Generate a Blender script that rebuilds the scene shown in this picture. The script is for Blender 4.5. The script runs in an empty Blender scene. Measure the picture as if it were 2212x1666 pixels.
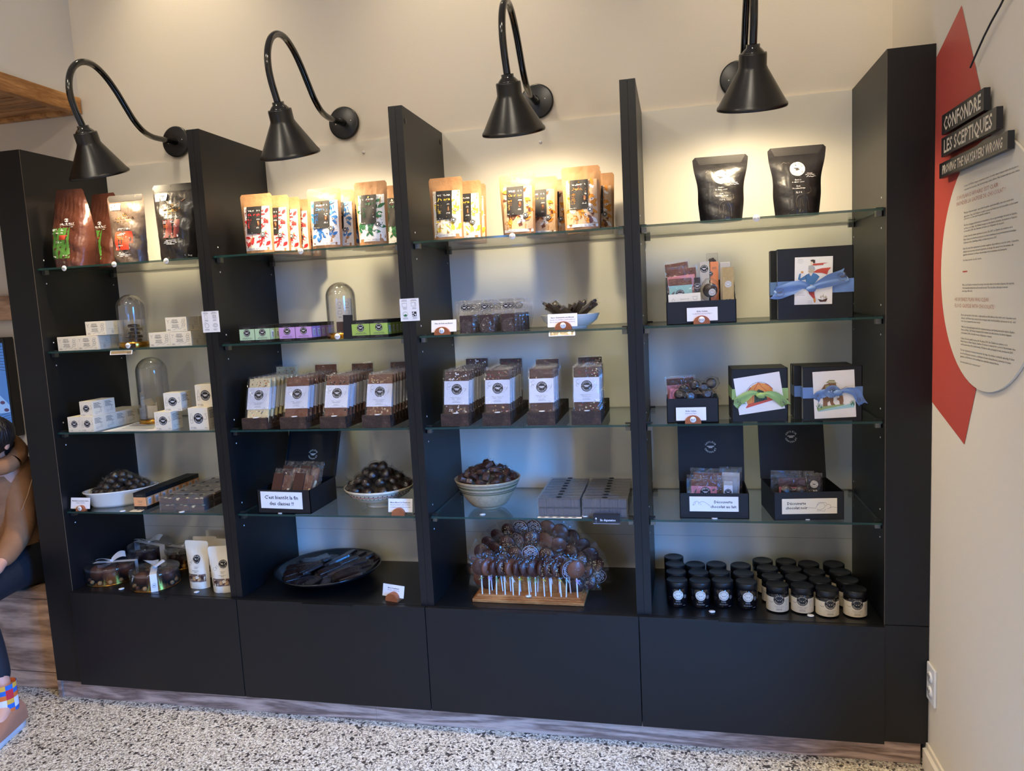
import bpy, math, random
from mathutils import Vector, Matrix, Euler
C = bpy.context.scene.collection
SC = bpy.context.scene
# ---------------------------------------------------------------- camera
F = 1594.70
CAM = Vector((2.0792, -2.0827, 1.3219))
RM = Matrix(((0.9752756, -0.2195070, 0.0255754), (0.2150306, 0.9692900, 0.1193258), (-0.0509828, -0.1108760, 0.9925257)))
cd = bpy.data.cameras.new('camera'); cam = bpy.data.objects.new('camera', cd); C.objects.link(cam)
cd.sensor_width = 36; cd.lens = 36 * F / 2212; cd.clip_start = .02
m3 = Matrix((RM.col[0], RM.col[2], -RM.col[1])).transposed()
cam.matrix_world = Matrix.Translation(CAM) @ m3.to_4x4()
SC.camera = cam
# ---------------------------------------------------------------- view, world, lights
SC.view_settings.view_transform = 'Standard'; SC.view_settings.look = 'None'
SC.view_settings.exposure = 0.0; SC.view_settings.gamma = 1.0; SC.view_settings.use_curve_mapping = False
SC.cycles.transparent_max_bounces = 24; SC.cycles.max_bounces = 7; SC.cycles.diffuse_bounces = 4; SC.cycles.glossy_bounces = 4
SC.cycles.caustics_reflective = False; SC.cycles.caustics_refractive = False; SC.cycles.sample_clamp_indirect = 4.0
SC.cycles.use_denoising = True
SKY = 82
wd = bpy.data.worlds.new('world'); SC.world = wd; wd.use_nodes = True
wn = wd.node_tree; wt = wn.nodes.new('ShaderNodeTexCoord'); ws = wn.nodes.new('ShaderNodeSeparateXYZ'); wr = wn.nodes.new('ShaderNodeValToRGB')   # blue evening sky above a dim street
wn.links.new(wt.outputs['Generated'], ws.inputs[0]); wn.links.new(ws.outputs['Z'], wr.inputs[0]); wn.links.new(wr.outputs[0], wn.nodes['Background'].inputs[0]); wn.nodes['Background'].inputs[1].default_value = SKY
wr.color_ramp.elements[0].position = .0; wr.color_ramp.elements[0].color = (.016, .022, .035, 1); wr.color_ramp.elements[1].position = .02; wr.color_ramp.elements[1].color = (.05, .31, 1.0, 1)
W, T, H, B, D = .62, .0426, 1.9026, .4031, .3822
Z = [0, 1.5134, 1.2352, .9578, .6808]          # glass shelf mid heights
XR, XL = 2.7203, -.1127                         # right wall, left face of the shelving
ROOM_Y, ROOM_X, ROOM_H = -4.6, -3.2, 3.05
def light(name, kind, loc, energy, col, aim=None, **k):
    d = bpy.data.lights.new(name, kind); d.energy = energy; d.color = col
    for a, v in k.items(): setattr(d, a, v)
    o = bpy.data.objects.new(name, d); C.objects.link(o); o.location = loc
    if aim is not None: o.rotation_euler = (Vector(aim) - Vector(loc)).to_track_quat('-Z', 'Y').to_euler()
    return o
WY0, WY1, WZ0, WZ1 = -1.55, -.90, .12, 1.75       # glazed opening in the right wall, just outside the frame to the right
FX0, FX1 = .46, .58                                # tall window in the wall facing the shelves
def portal(loc, aim, sx, sy):
    o = light('window_portal', 'AREA', loc, 1, (1, 1, 1), aim=aim, shape='RECTANGLE', size=sx, size_y=sy); o.data.cycles.is_portal = True
portal((XR + .085, (WY0 + WY1) / 2, (WZ0 + WZ1) / 2), (0, (WY0 + WY1) / 2, (WZ0 + WZ1) / 2), WY1 - WY0, WZ1 - WZ0)
portal(((FX0 + FX1) / 2, ROOM_Y - .085, 1.3), ((FX0 + FX1) / 2, 0, 1.3), FX1 - FX0, 2.0)
for i, (x, y, e) in enumerate([(.4, -1.7, 13), (1.9, -1.7, 13), (.4, -3.2, 17), (1.9, -3.2, 17), (-1.6, -2.2, 12)]):
    light('ceiling_fill_light', 'AREA', (x, y, ROOM_H - .03), e, (1, .88, .70), aim=(x, y, 0), shape='DISK', size=.35)  # unseen ceiling discs, added as warm ambient fill
for x in (.42, 1.45, 2.45, -.8):
    light('wall_washer_light', 'SPOT', (x, .12, ROOM_H - .04), 24, (1, .84, .58), aim=(x, D - .02, 2.25), spot_size=math.radians(74), spot_blend=1.0, shadow_soft_size=.03)
# ---------------------------------------------------------------- pixel -> world (2212 x 1666 frame)
def ray(u, v): return RM @ Vector(((u - 1106) / F, 1, -(v - 833) / F))
def hit(ax, u, v, c):
    d = ray(u, v); return CAM + d * ((c - CAM[ax]) / d[ax])
def py(u, v, y):                                  # on the plane y = const -> x, z
    p = hit(1, u, v, y); return p.x, p.z
def pz(u, v, z):
    p = hit(2, u, v, z); return p.x, p.y
# ---------------------------------------------------------------- materials
def s2l(c): return tuple((x / 255 / 12.92) if x <= 10 else ((x / 255 + .055) / 1.055) ** 2.4 for x in c)
MATS = {}
def mat(name, col, rough=.5, metal=0, spec=.5, emit=0, bump=0, bscale=40, bstretch=(1, 1, 1), var=0, vscale=6, coat=0, alpha=1, sub=0):
    if name in MATS: return MATS[name]
    m = bpy.data.materials.new(name); m.use_nodes = True; nt = m.node_tree; b = nt.nodes['Principled BSDF']
    c = s2l(col) + (1,)
    b.inputs['Base Color'].default_value = c; b.inputs['Roughness'].default_value = rough; b.inputs['Metallic'].default_value = metal
    b.inputs['Specular IOR Level'].default_value = spec; b.inputs['Coat Weight'].default_value = coat; b.inputs['Alpha'].default_value = alpha
    if emit: b.inputs['Emission Color'].default_value = c; b.inputs['Emission Strength'].default_value = emit
    if bump or var:
        tc = nt.nodes.new('ShaderNodeTexCoord'); mp = nt.nodes.new('ShaderNodeMapping'); mp.inputs['Scale'].default_value = bstretch
        nt.links.new(tc.outputs['Object'], mp.inputs[0])
    if bump:
        n = nt.nodes.new('ShaderNodeTexNoise'); n.inputs['Scale'].default_value = bscale; n.inputs['Detail'].default_value = 4
        bp = nt.nodes.new('ShaderNodeBump'); bp.inputs['Strength'].default_value = bump; bp.inputs['Distance'].default_value = .01
        nt.links.new(mp.outputs[0], n.inputs[0]); nt.links.new(n.outputs[0], bp.inputs['Height']); nt.links.new(bp.outputs[0], b.inputs['Normal'])
    if var:
        n = nt.nodes.new('ShaderNodeTexNoise'); n.inputs['Scale'].default_value = vscale; n.inputs['Detail'].default_value = 5
        r = nt.nodes.new('ShaderNodeValToRGB'); r.color_ramp.elements[0].position = .35; r.color_ramp.elements[1].position = .65
        r.color_ramp.elements[0].color = tuple(x * (1 - var) for x in c[:3]) + (1,); r.color_ramp.elements[1].color = tuple(min(1, x * (1 + var)) for x in c[:3]) + (1,)
        nt.links.new(mp.outputs[0], n.inputs[0]); nt.links.new(n.outputs[0], r.inputs[0]); nt.links.new(r.outputs[0], b.inputs['Base Color'])
    MATS[name] = m; return m
def film(name, tint=(.97, .97, .97), fac=.16, rough=.06, bump=.5, bscale=90, haze=0, edge=.5):
    """thin clear sheet: see-through with a glossy skin; a little white haze for worn or folded plastic"""
    m = bpy.data.materials.new(name); m.use_nodes = True; nt = m.node_tree; nt.nodes.clear()
    out = nt.nodes.new('ShaderNodeOutputMaterial'); tr = nt.nodes.new('ShaderNodeBsdfTransparent'); tr.inputs[0].default_value = tint + (1,)
    gl = nt.nodes.new('ShaderNodeBsdfGlossy'); gl.inputs['Roughness'].default_value = rough
    mx = nt.nodes.new('ShaderNodeMixShader'); lw = nt.nodes.new('ShaderNodeLayerWeight'); lw.inputs[0].default_value = .35
    ma = nt.nodes.new('ShaderNodeMath'); ma.operation = 'MULTIPLY_ADD'; ma.inputs[1].default_value = edge; ma.inputs[2].default_value = fac; ma.use_clamp = True
    nt.links.new(lw.outputs['Facing'], ma.inputs[0]); nt.links.new(ma.outputs[0], mx.inputs[0]); nt.links.new(tr.outputs[0], mx.inputs[1]); nt.links.new(gl.outputs[0], mx.inputs[2])
    if bump:
        tc = nt.nodes.new('ShaderNodeTexCoord'); n = nt.nodes.new('ShaderNodeTexNoise'); n.inputs['Scale'].default_value = bscale; n.inputs['Detail'].default_value = 3; n.inputs['Distortion'].default_value = 1.2
        bp = nt.nodes.new('ShaderNodeBump'); bp.inputs['Strength'].default_value = bump; bp.inputs['Distance'].default_value = .05
        nt.links.new(tc.outputs['Object'], n.inputs[0]); nt.links.new(n.outputs[0], bp.inputs['Height']); nt.links.new(bp.outputs[0], gl.inputs['Normal'])
    last = mx
    if haze:
        df = nt.nodes.new('ShaderNodeBsdfDiffuse'); df.inputs[0].default_value = (.8, .8, .8, 1); m2 = nt.nodes.new('ShaderNodeMixShader'); m2.inputs[0].default_value = haze
        nt.links.new(mx.outputs[0], m2.inputs[1]); nt.links.new(df.outputs[0], m2.inputs[2]); last = m2
    nt.links.new(last.outputs[0], out.inputs[0]); MATS[name] = m; return m
def wood(name, c1, c2, scale=3, stretch=(1, 8, 8), rough=.5, dist=4, spec=.4):
    m = bpy.data.materials.new(name); m.use_nodes = True; nt = m.node_tree; b = nt.nodes['Principled BSDF']; b.inputs['Roughness'].default_value = rough; b.inputs['Specular IOR Level'].default_value = spec
    tc = nt.nodes.new('ShaderNodeTexCoord'); mp = nt.nodes.new('ShaderNodeMapping'); mp.inputs['Scale'].default_value = stretch
    w = nt.nodes.new('ShaderNodeTexNoise'); w.inputs['Scale'].default_value = scale; w.inputs['Detail'].default_value = 2; w.inputs['Distortion'].default_value = .6
    mu = nt.nodes.new('ShaderNodeMath'); mu.operation = 'MULTIPLY'; mu.inputs[1].default_value = dist * 6
    sn = nt.nodes.new('ShaderNodeMath'); sn.operation = 'SINE'
    g = nt.nodes.new('ShaderNodeTexNoise'); g.inputs['Scale'].default_value = scale * 12; g.inputs['Detail'].default_value = 4
    mr = nt.nodes.new('ShaderNodeMath'); mr.operation = 'MULTIPLY_ADD'; mr.inputs[1].default_value = .28; mr.inputs[2].default_value = 0
    ad = nt.nodes.new('ShaderNodeMath'); ad.operation = 'MULTIPLY_ADD'; ad.inputs[1].default_value = .9
    r = nt.nodes.new('ShaderNodeValToRGB'); r.color_ramp.elements[0].position = .1; r.color_ramp.elements[1].position = .75
    r.color_ramp.elements[0].color = s2l(c1) + (1,); r.color_ramp.elements[1].color = s2l(c2) + (1,)
    L = nt.links.new
    L(tc.outputs['Object'], mp.inputs[0]); L(mp.outputs[0], w.inputs[0]); L(mp.outputs[0], g.inputs[0]); L(w.outputs[0], mu.inputs[0]); L(mu.outputs[0], sn.inputs[0]); L(sn.outputs[0], mr.inputs[0])
    L(g.outputs[0], ad.inputs[0]); L(mr.outputs[0], ad.inputs[2]); L(ad.outputs[0], r.inputs[0]); L(r.outputs[0], b.inputs['Base Color'])
    MATS[name] = m; return m
def terrazzo():
    m = bpy.data.materials.new('terrazzo'); m.use_nodes = True; nt = m.node_tree; b = nt.nodes['Principled BSDF']; b.inputs['Roughness'].default_value = .42
    tc = nt.nodes.new('ShaderNodeTexCoord'); v = nt.nodes.new('ShaderNodeTexVoronoi'); v.inputs['Scale'].default_value = 230
    v2 = nt.nodes.new('ShaderNodeTexVoronoi'); v2.inputs['Scale'].default_value = 120
    r = nt.nodes.new('ShaderNodeValToRGB'); r.color_ramp.interpolation = 'CONSTANT'; e = r.color_ramp.elements
    e[0].position = 0; e[0].color = s2l((112, 104, 94)) + (1,)
    e[1].position = .14; e[1].color = s2l((176, 166, 146)) + (1,)
    for p, c in ((.36, (228, 218, 196)), (.58, (208, 194, 168)), (.78, (244, 236, 218)), (.93, (140, 128, 112))):
        x = e.new(p); x.color = s2l(c) + (1,)
    sx = nt.nodes.new('ShaderNodeSeparateColor'); sx2 = nt.nodes.new('ShaderNodeSeparateColor')
    th = nt.nodes.new('ShaderNodeMath'); th.operation = 'LESS_THAN'; th.inputs[1].default_value = .09
    mx = nt.nodes.new('ShaderNodeMix'); mx.data_type = 'RGBA'; mx.inputs['B'].default_value = s2l((70, 64, 58)) + (1,)
    L = nt.links.new
    L(tc.outputs['Object'], v.inputs[0]); L(tc.outputs['Object'], v2.inputs[0]); L(v.outputs['Color'], sx.inputs[0]); L(sx.outputs[0], r.inputs[0])
    L(v2.outputs['Color'], sx2.inputs[0]); L(sx2.outputs[1], th.inputs[0]); L(th.outputs[0], mx.inputs['Factor']); L(r.outputs[0], mx.inputs['A']); L(mx.outputs['Result'], b.inputs['Base Color'])
    MATS['terrazzo'] = m; return m
mat('wall', (232, 222, 206), .75, bump=.04, bscale=220, spec=.2); mat('wall_white', (226, 222, 216), .75, bump=.04, bscale=220, spec=.2)
mat('backboard', (236, 230, 216), .42, spec=.35); mat('ceiling', (235, 230, 222), .8)
mat('melamine', (12, 13, 16), .40, spec=.42, bump=.05, bscale=700); mat('deck_black', (16, 16, 18), .28, spec=.5, bump=.02, bscale=500); mat('edge_band', (120, 108, 92), .6)
mat('gap', (3, 3, 4), .9); mat('lamp_black', (10, 9, 9), .30, spec=.6, bump=.02, bscale=600); mat('lamp_gloss', (7, 7, 8), .14, spec=.6, coat=.4); mat('lamp_inside', (225, 215, 195), .5)
mat('bulb', (255, 224, 170), .5, emit=9); mat('screw', (190, 186, 178), .25, metal=1)
wood('kick_wood', (122, 98, 86), (196, 168, 150), 2.2, (1, 5, 9), .55, 4); wood('soffit_wood', (150, 100, 52), (214, 158, 96), 2.5, (7, 1, 7), .5, 2.2); wood('slat_wood', (140, 94, 52), (196, 142, 88), 2.5, (1, 7, 7), .5, 2.2)
wood('plank_wood', (138, 106, 84), (206, 168, 138), 1.6, (1, 4, 6), .55, 4); wood('walnut', (44, 30, 24), (92, 68, 54), 9, (2, 2, 2), .6, 1.5); wood('oak', (158, 92, 44), (222, 156, 92), 5, (1, 5, 5), .42, 1.6); wood('holder_wood', (128, 66, 36), (176, 100, 58), 14, (1, 4, 4), .45, 1)
terrazzo()
mat('sig_red', (196, 82, 70), .5); mat('sig_white', (226, 218, 202), .5); mat('sig_black', (26, 27, 34), .35); mat('sig_text', (236, 226, 204), .5); mat('sig_ink', (60, 58, 62), .6); mat('sig_pink', (196, 148, 134), .6)
mat('paper', (238, 236, 238), .55); mat('ink', (28, 26, 28), .6); mat('grey_ink', (96, 90, 86), .6); mat('cream', (236, 224, 200), .6, bump=.03, bscale=300); mat('kraft', (176, 130, 88), .55, bump=.35, bscale=38, var=.08, vscale=9)
mat('black_card', (19, 20, 24), .5, spec=.4); mat('black_inner', (9, 9, 11), .6); mat('matte_black_bag', (24, 22, 24), .32, bump=.3, bscale=22, spec=.6)
mat('choc', (70, 36, 27), .34, bump=.1, bscale=120); mat('choc_milk', (112, 64, 42), .36, bump=.06, bscale=90); mat('choc_white', (226, 208, 160), .4, bump=.05, bscale=90); mat('choc_dark', (38, 22, 18), .28, bump=.1, bscale=100)
mat('nut', (206, 160, 104), .5); mat('berry', (132, 34, 40), .5); mat('sugar', (62, 42, 46), .7, bump=.9, bscale=320, var=.5, vscale=260)
mat('gold', (206, 150, 62), .2, metal=1); mat('ceramic', (236, 230, 218), .18, coat=.5); mat('stone_ware', (176, 156, 126), .3, bump=.05, bscale=200, var=.12, vscale=120, coat=.3); mat('glaze_green', (92, 96, 70), .25, coat=.4); mat('glaze_grey', (112, 104, 92), .25, coat=.4)
mat('cream_bowl', (226, 212, 184), .25, coat=.4); mat('black_plate', (12, 12, 14), .2, coat=.3); mat('white_plastic', (232, 232, 236), .4); mat('metal_clip', (120, 122, 122), .3, metal=1); mat('clip_black', (28, 28, 30), .35)
mat('blue_rib', (104, 136, 192), .45, var=.06, vscale=30); mat('green_rib', (146, 176, 104), .45, var=.06, vscale=30); mat('white_rib', (232, 228, 224), .5)
mat('red', (200, 40, 44), .5); mat('blue', (46, 118, 196), .5); mat('green', (36, 110, 66), .5); mat('yellow', (232, 196, 66), .5); mat('orange', (214, 120, 44), .5); mat('tan_p', (206, 172, 140), .5); mat('amber', (204, 132, 40), .5); mat('pinkp', (246, 214, 212), .5)
mat('label_pink', (214, 128, 134), .5); mat('label_mint', (150, 196, 186), .5); mat('label_sage', (176, 204, 168), .5); mat('label_lilac', (190, 150, 208), .5); mat('label_lime', (158, 186, 88), .5); mat('label_peach', (240, 170, 112), .5); mat('label_orange', (216, 130, 84), .5)
mat('lab_green', (66, 112, 44), .5); mat('lab_rust', (150, 54, 34), .5); mat('lab_red', (208, 62, 36), .5); mat('lab_wine', (112, 34, 32), .5)
mat('foil_brown', (82, 46, 36), .28, bump=.6, bscale=16, spec=.8, var=.25, vscale=7, metal=.25); mat('foil_grey', (92, 78, 70), .3, bump=.5, bscale=15, spec=.7, metal=.25); mat('foil_black', (38, 34, 34), .26, bump=.5, bscale=14, spec=.8, metal=.2); mat('band_black', (40, 38, 38), .4)
film('clear_film', fac=.035, bump=.25, bscale=60, haze=0, edge=.26, rough=.07); film('bag_film', fac=.05, bump=.3, bscale=38, haze=.008, edge=.32, rough=.08); film('frosted_box', fac=.06, bump=0, haze=.07, edge=.5, rough=.06); film('clear_box', fac=.05, bump=0, haze=.02, edge=.6, rough=.03); film('dome_glass', fac=.02, bump=0, edge=.75, rough=.0)
film('shelf_glass', tint=(.93, .97, .955), fac=.03, bump=0, edge=.55, rough=.0)
def glass_edge():
    m = bpy.data.materials.new('glass_edge'); m.use_nodes = True; nt = m.node_tree; b = nt.nodes['Principled BSDF']; b.inputs['Base Color'].default_value = s2l((24, 62, 58)) + (1,); b.inputs['Roughness'].default_value = .08; b.inputs['Alpha'].default_value = .82
    MATS['glass_edge'] = m
glass_edge()
# ---------------------------------------------------------------- mesh building
class MB:
    def __init__(s): s.v, s.f, s.m, s.s, s.mats, s.X = [], [], [], [], [], None
    def mi(s, n):
        if n not in s.mats: s.mats.append(n)
        return s.mats.index(n)
    def add(s, vs, fs, mt, smooth=False):
        o = len(s.v); k = s.mi(mt)
        for p in vs: s.v.append(tuple(s.X @ Vector(p)) if s.X is not None else tuple(p))
        for f in fs: s.f.append([i + o for i in f]); s.m.append(k); s.s.append(smooth)
        return s
    def box(s, x0, x1, y0, y1, z0, z1, mt):
        v = [(x, y, z) for z in (z0, z1) for y in (y0, y1) for x in (x0, x1)]
        return s.add(v, [(0, 2, 3, 1), (4, 5, 7, 6), (0, 1, 5, 4), (2, 6, 7, 3), (0, 4, 6, 2), (1, 3, 7, 5)], mt)
    def prism(s, poly, y0, y1, mt, smooth=False):      # polygon in x,z extruded in y
        n = len(poly); v = [(x, y0, z) for x, z in poly] + [(x, y1, z) for x, z in poly]
        s.add(v, [list(range(n)), list(range(2 * n - 1, n - 1, -1))], mt)
        return s.add(v, [(i, (i + 1) % n, (i + 1) % n + n, i + n)[::-1] for i in range(n)], mt, smooth)
    def lathe(s, prof, mt, n=32, c=(0, 0, 0), sx=1, sy=1, smooth=True, flip=False):
        v = []
        for r, z in prof:
            for k in range(n):
                a = 2 * math.pi * k / n; v.append((c[0] + r * sx * math.cos(a), c[1] + r * sy * math.sin(a), c[2] + z))
        fs = []
        for j in range(len(prof) - 1):
            for k in range(n): fs.append((j * n + k, j * n + (k + 1) % n, (j + 1) * n + (k + 1) % n, (j + 1) * n + k))
        return s.add(v, fs, mt, smooth)
    def disc(s, r, mt, c=(0, 0, 0), n=32, sx=1, sy=1):
        return s.add([(c[0] + r * sx * math.cos(2 * math.pi * k / n), c[1] + r * sy * math.sin(2 * math.pi * k / n), c[2]) for k in range(n)], [list(range(n))], mt)
    def tube(s, pts, r, mt, n=12, caps=True, rs=None):
        pts = [Vector(p) for p in pts]; v = []; up = Vector((.13, .21, .97))
        prev = None
        for i, p in enumerate(pts):
            t = (pts[min(i + 1, len(pts) - 1)] - pts[max(i - 1, 0)]).normalized()
            if prev is None: a = t.cross(up).normalized()
            else:
                a = prev - t * prev.dot(t); a.normalize()
            prev = a; b = t.cross(a); rr = rs[i] if rs else r
            for k in range(n):
                an = 2 * math.pi * k / n; v.append(p + (a * math.cos(an) + b * math.sin(an)) * rr)
        fs = [(j * n + k, j * n + (k + 1) % n, (j + 1) * n + (k + 1) % n, (j + 1) * n + k) for j in range(len(pts) - 1) for k in range(n)]
        s.add(v, fs, mt, True)
        if caps: s.add([v[k] for k in range(n)], [list(range(n))[::-1]], mt); s.add([v[-n + k] for k in range(n)], [list(range(n))], mt)
        return s
    def ball(s, c, r, mt, n=10, sc=(1, 1, 1), rough=0, seed=0):
        rd = random.Random(seed); v = []; 
        for j in range(n + 1):
            for k in range(2 * n):
                th = math.pi * j / n; a = math.pi * k / n; q = 1 + (rd.uniform(-rough, rough) if 0 < j < n else 0)
                v.append((c[0] + r * sc[0] * q * math.sin(th) * math.cos(a), c[1] + r * sc[1] * q * math.sin(th) * math.sin(a), c[2] + r * sc[2] * math.cos(th) * q))
        fs = [(j * 2 * n + k, (j + 1) * 2 * n + k, (j + 1) * 2 * n + (k + 1) % (2 * n), j * 2 * n + (k + 1) % (2 * n)) for j in range(n) for k in range(2 * n)]
        return s.add(v, fs, mt, True)
    def sheet(s, fn, nu, nv, mt, smooth=True):
        v = [fn(i / nu, j / nv) for j in range(nv + 1) for i in range(nu + 1)]
        return s.add(v, [(j * (nu + 1) + i, j * (nu + 1) + i + 1, (j + 1) * (nu + 1) + i + 1, (j + 1) * (nu + 1) + i) for j in range(nv) for i in range(nu)], mt, smooth)
    def build(s, name, parent=None, loc=None, rot=None, bev=0, seg=2, weld=False):
        me = bpy.data.meshes.new(name); me.from_pydata(s.v, [], s.f)
        for n in s.mats: me.materials.append(MATS[n])
        me.polygons.foreach_set('material_index', s.m); me.polygons.foreach_set('use_smooth', s.s); me.update()
        o = bpy.data.objects.new(name, me); C.objects.link(o)
        if parent is not None: o.parent = parent
        if loc is not None: o.location = loc
        if rot is not None: o.rotation_euler = rot
        if bev:
            md = o.modifiers.new('bevel', 'BEVEL'); md.width = bev; md.segments = seg; md.limit_method = 'ANGLE'; md.angle_limit = math.radians(50)
        return o
def tag(o, label=None, cat=None, group=None, kind=None):
    for k, v in (('label', label), ('category', cat), ('group', group), ('kind', kind)):
        if v: o[k] = v
    return o
def thing(name, label, cat, loc=(0, 0, 0), rot=(0, 0, 0), group=None):
    o = bpy.data.objects.new(name, None); C.objects.link(o); o.location = loc; o.rotation_euler = rot; o.empty_display_size = .02
    return tag(o, label, cat, group)
def dup(root, loc=None, rot=None, label=None, group=None, scale=None):
    def cp(o, par):
        c = o.copy(); C.objects.link(c)
        if par is not None: c.parent = par
        for ch in o.children: cp(ch, c)
        return c
    r = cp(root, None)
    if loc is not None: r.location = loc
    if rot is not None: r.rotation_euler = rot
    if scale is not None: r.scale = scale
    if label: r['label'] = label
    if group: r['group'] = group
    return r
# ---------------------------------------------------------------- printing: flat marks laid on a surface fn(x, z, lift) -> point
GL = {}
def glyphs(txt, bold=False):
    k = (txt, bold)
    if k not in GL:
        cu = bpy.data.curves.new('t', 'FONT'); cu.body = txt; cu.size = 1; cu.resolution_u = 1
        if bold: cu.offset = .018
        o = bpy.data.objects.new('t', cu); me = bpy.data.meshes.new_from_object(o)
        vs = [(v.co.x, v.co.y) for v in me.vertices]; fs = [list(p.vertices) for p in me.polygons]
        bpy.data.objects.remove(o); bpy.data.curves.remove(cu); bpy.data.meshes.remove(me)
        if not vs: vs = [(0, 0), (.1, 0), (0, .1)]; fs = []
        GL[k] = (vs, fs, min(v[0] for v in vs), max(v[0] for v in vs))
    return GL[k]
CAP = .70
class Pr:
    def __init__(s, mb, fn): s.b, s.fn, s.l = mb, fn, 1
    def poly(s, pts, mt, l=None): s.b.add([s.fn(x, z, l or s.l) for x, z in pts], [list(range(len(pts)))], mt); return s
    def rect(s, x0, x1, z0, z1, mt, l=None, n=1):
        L = l or s.l; v = [s.fn(x0 + (x1 - x0) * i / n, z0 + (z1 - z0) * j / n, L) for j in range(n + 1) for i in range(n + 1)]
        s.b.add(v, [(j * (n + 1) + i, j * (n + 1) + i + 1, (j + 1) * (n + 1) + i + 1, (j + 1) * (n + 1) + i) for j in range(n) for i in range(n)], mt, n > 1); return s
    def ell(s, x, z, rx, rz, mt, l=None, n=24, rot=0):
        c, q = math.cos(rot), math.sin(rot)
        if rx > .007 and rot == 0:                       # rings, so that the disc follows a curved surface
            P = [s.fn(x, z, l or s.l)]; R = (.25, .5, .75, 1)
            for r in R: P += [s.fn(x + rx * r * math.cos(2 * math.pi * k / n), z + rz * r * math.sin(2 * math.pi * k / n), l or s.l) for k in range(n)]
            fs = [(0, 1 + k, 1 + (k + 1) % n) for k in range(n)] + [(1 + j * n + k, 1 + (j + 1) * n + k, 1 + (j + 1) * n + (k + 1) % n, 1 + j * n + (k + 1) % n) for j in range(3) for k in range(n)]
            s.b.add(P, fs, mt); return s
        return s.poly([(x + rx * math.cos(a) * c - rz * math.sin(a) * q, z + rx * math.cos(a) * q + rz * math.sin(a) * c) for a in (2 * math.pi * k / n for k in range(n))], mt, l)
    def leaf(s, x, z, L, w, rot, mt, l=None):
        c, q = math.cos(rot), math.sin(rot); P = [(-L, 0), (-L * .5, w * .8), (0, w), (L * .5, w * .7), (L, 0), (L * .5, -w * .7), (0, -w), (-L * .5, -w * .8)]
        return s.poly([(x + a * c - b * q, z + a * q + b * c) for a, b in P], mt, l)
    def stroke(s, pts, w, mt, l=None):
        L = l or s.l; v = []; n = len(pts)
        for i, (x, z) in enumerate(pts):
            a = pts[max(i - 1, 0)]; b = pts[min(i + 1, n - 1)]; dx, dz = b[0] - a[0], b[1] - a[1]; q = math.hypot(dx, dz) or 1
            v += [s.fn(x - dz / q * w / 2, z + dx / q * w / 2, L), s.fn(x + dz / q * w / 2, z - dx / q * w / 2, L)]
        s.b.add(v, [(2 * i, 2 * i + 1, 2 * i + 3, 2 * i + 2) for i in range(n - 1)], mt); return s
    def arc(s, x, z, r, a0, a1, w, mt, l=None, n=14, rz=None):
        rz = rz or r; return s.stroke([(x + r * math.cos(a0 + (a1 - a0) * k / n), z + rz * math.sin(a0 + (a1 - a0) * k / n)) for k in range(n + 1)], w, mt, l)
    def text(s, t, x, z, h, mt, l=None, bold=False, w=None, al='c', rot=0, slant=0, wmax=None):
        vs, fs, a, b = glyphs(t, bold); k = h / CAP; kx = k
        if w: kx = w / max(b - a, 1e-6)
        elif wmax and (b - a) * k > wmax: kx = wmax / (b - a)
        ox = {'c': -(a + b) / 2, 'l': -a, 'r': -b}[al]; c, q = math.cos(rot), math.sin(rot); P = []
        for X, Y in vs:
            X2 = (X + ox) * kx + slant * (Y - .35) * k; Y2 = (Y - .35) * k; P.append(s.fn(x + X2 * c - Y2 * q, z + X2 * q + Y2 * c, l or s.l))
        s.b.add(P, fs, mt); return s
    def lines(s, x, z, w, rows, pitch, mt, l=None, al='c', seed=1, th=None):
        rd = random.Random(seed); th = th or pitch * .38
        for i in range(rows):
            ww = w * rd.uniform(.6, 1); x0 = x - ww / 2 if al == 'c' else x; zz = z - i * pitch; cur = x0
            while cur < x0 + ww - .0001:
                e = min(cur + w * rd.uniform(.06, .2), x0 + ww); s.rect(cur, e, zz - th / 2, zz + th / 2, mt, l); cur = e + w * .025
        return s
    def logo(s, x, z, r, bg='ink', fg='paper', l=None, ring=True):
        L = l or s.l
        if bg: s.ell(x, z, r, r, bg, L, 28)
        for word, a0, sg in (('COULEUR', 90, -1), ('CHOCOLAT', 270, 1)):
            n = len(word); step = 21 if sg < 0 else 20
            for i, ch in enumerate(word):
                an = math.radians(a0 + sg * (i - (n - 1) / 2) * step)
                s.text(ch, x + .76 * r * math.cos(an), z + .76 * r * math.sin(an), r * .24, fg, L + 1, bold=True, rot=an - math.pi / 2 if sg < 0 else an + math.pi / 2)
        s.rect(x - r * .5, x + r * .5, z + r * .03, z + r * .15, fg, L + 1); s.rect(x - r * .28, x + r * .28, z - r * .15, z - r * .03, fg, L + 1)
        return s
def plane_fn(y, d=.00025): return lambda x, z, l: (x, y - d * l, z)
def side_fn(x0, d=.00025): return lambda u, z, l: (x0 + d * l, u, z)     # +x face, u runs along +y
def top_fn(z0, d=.00025): return lambda x, y, l: (x, y, z0 + d * l)
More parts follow.
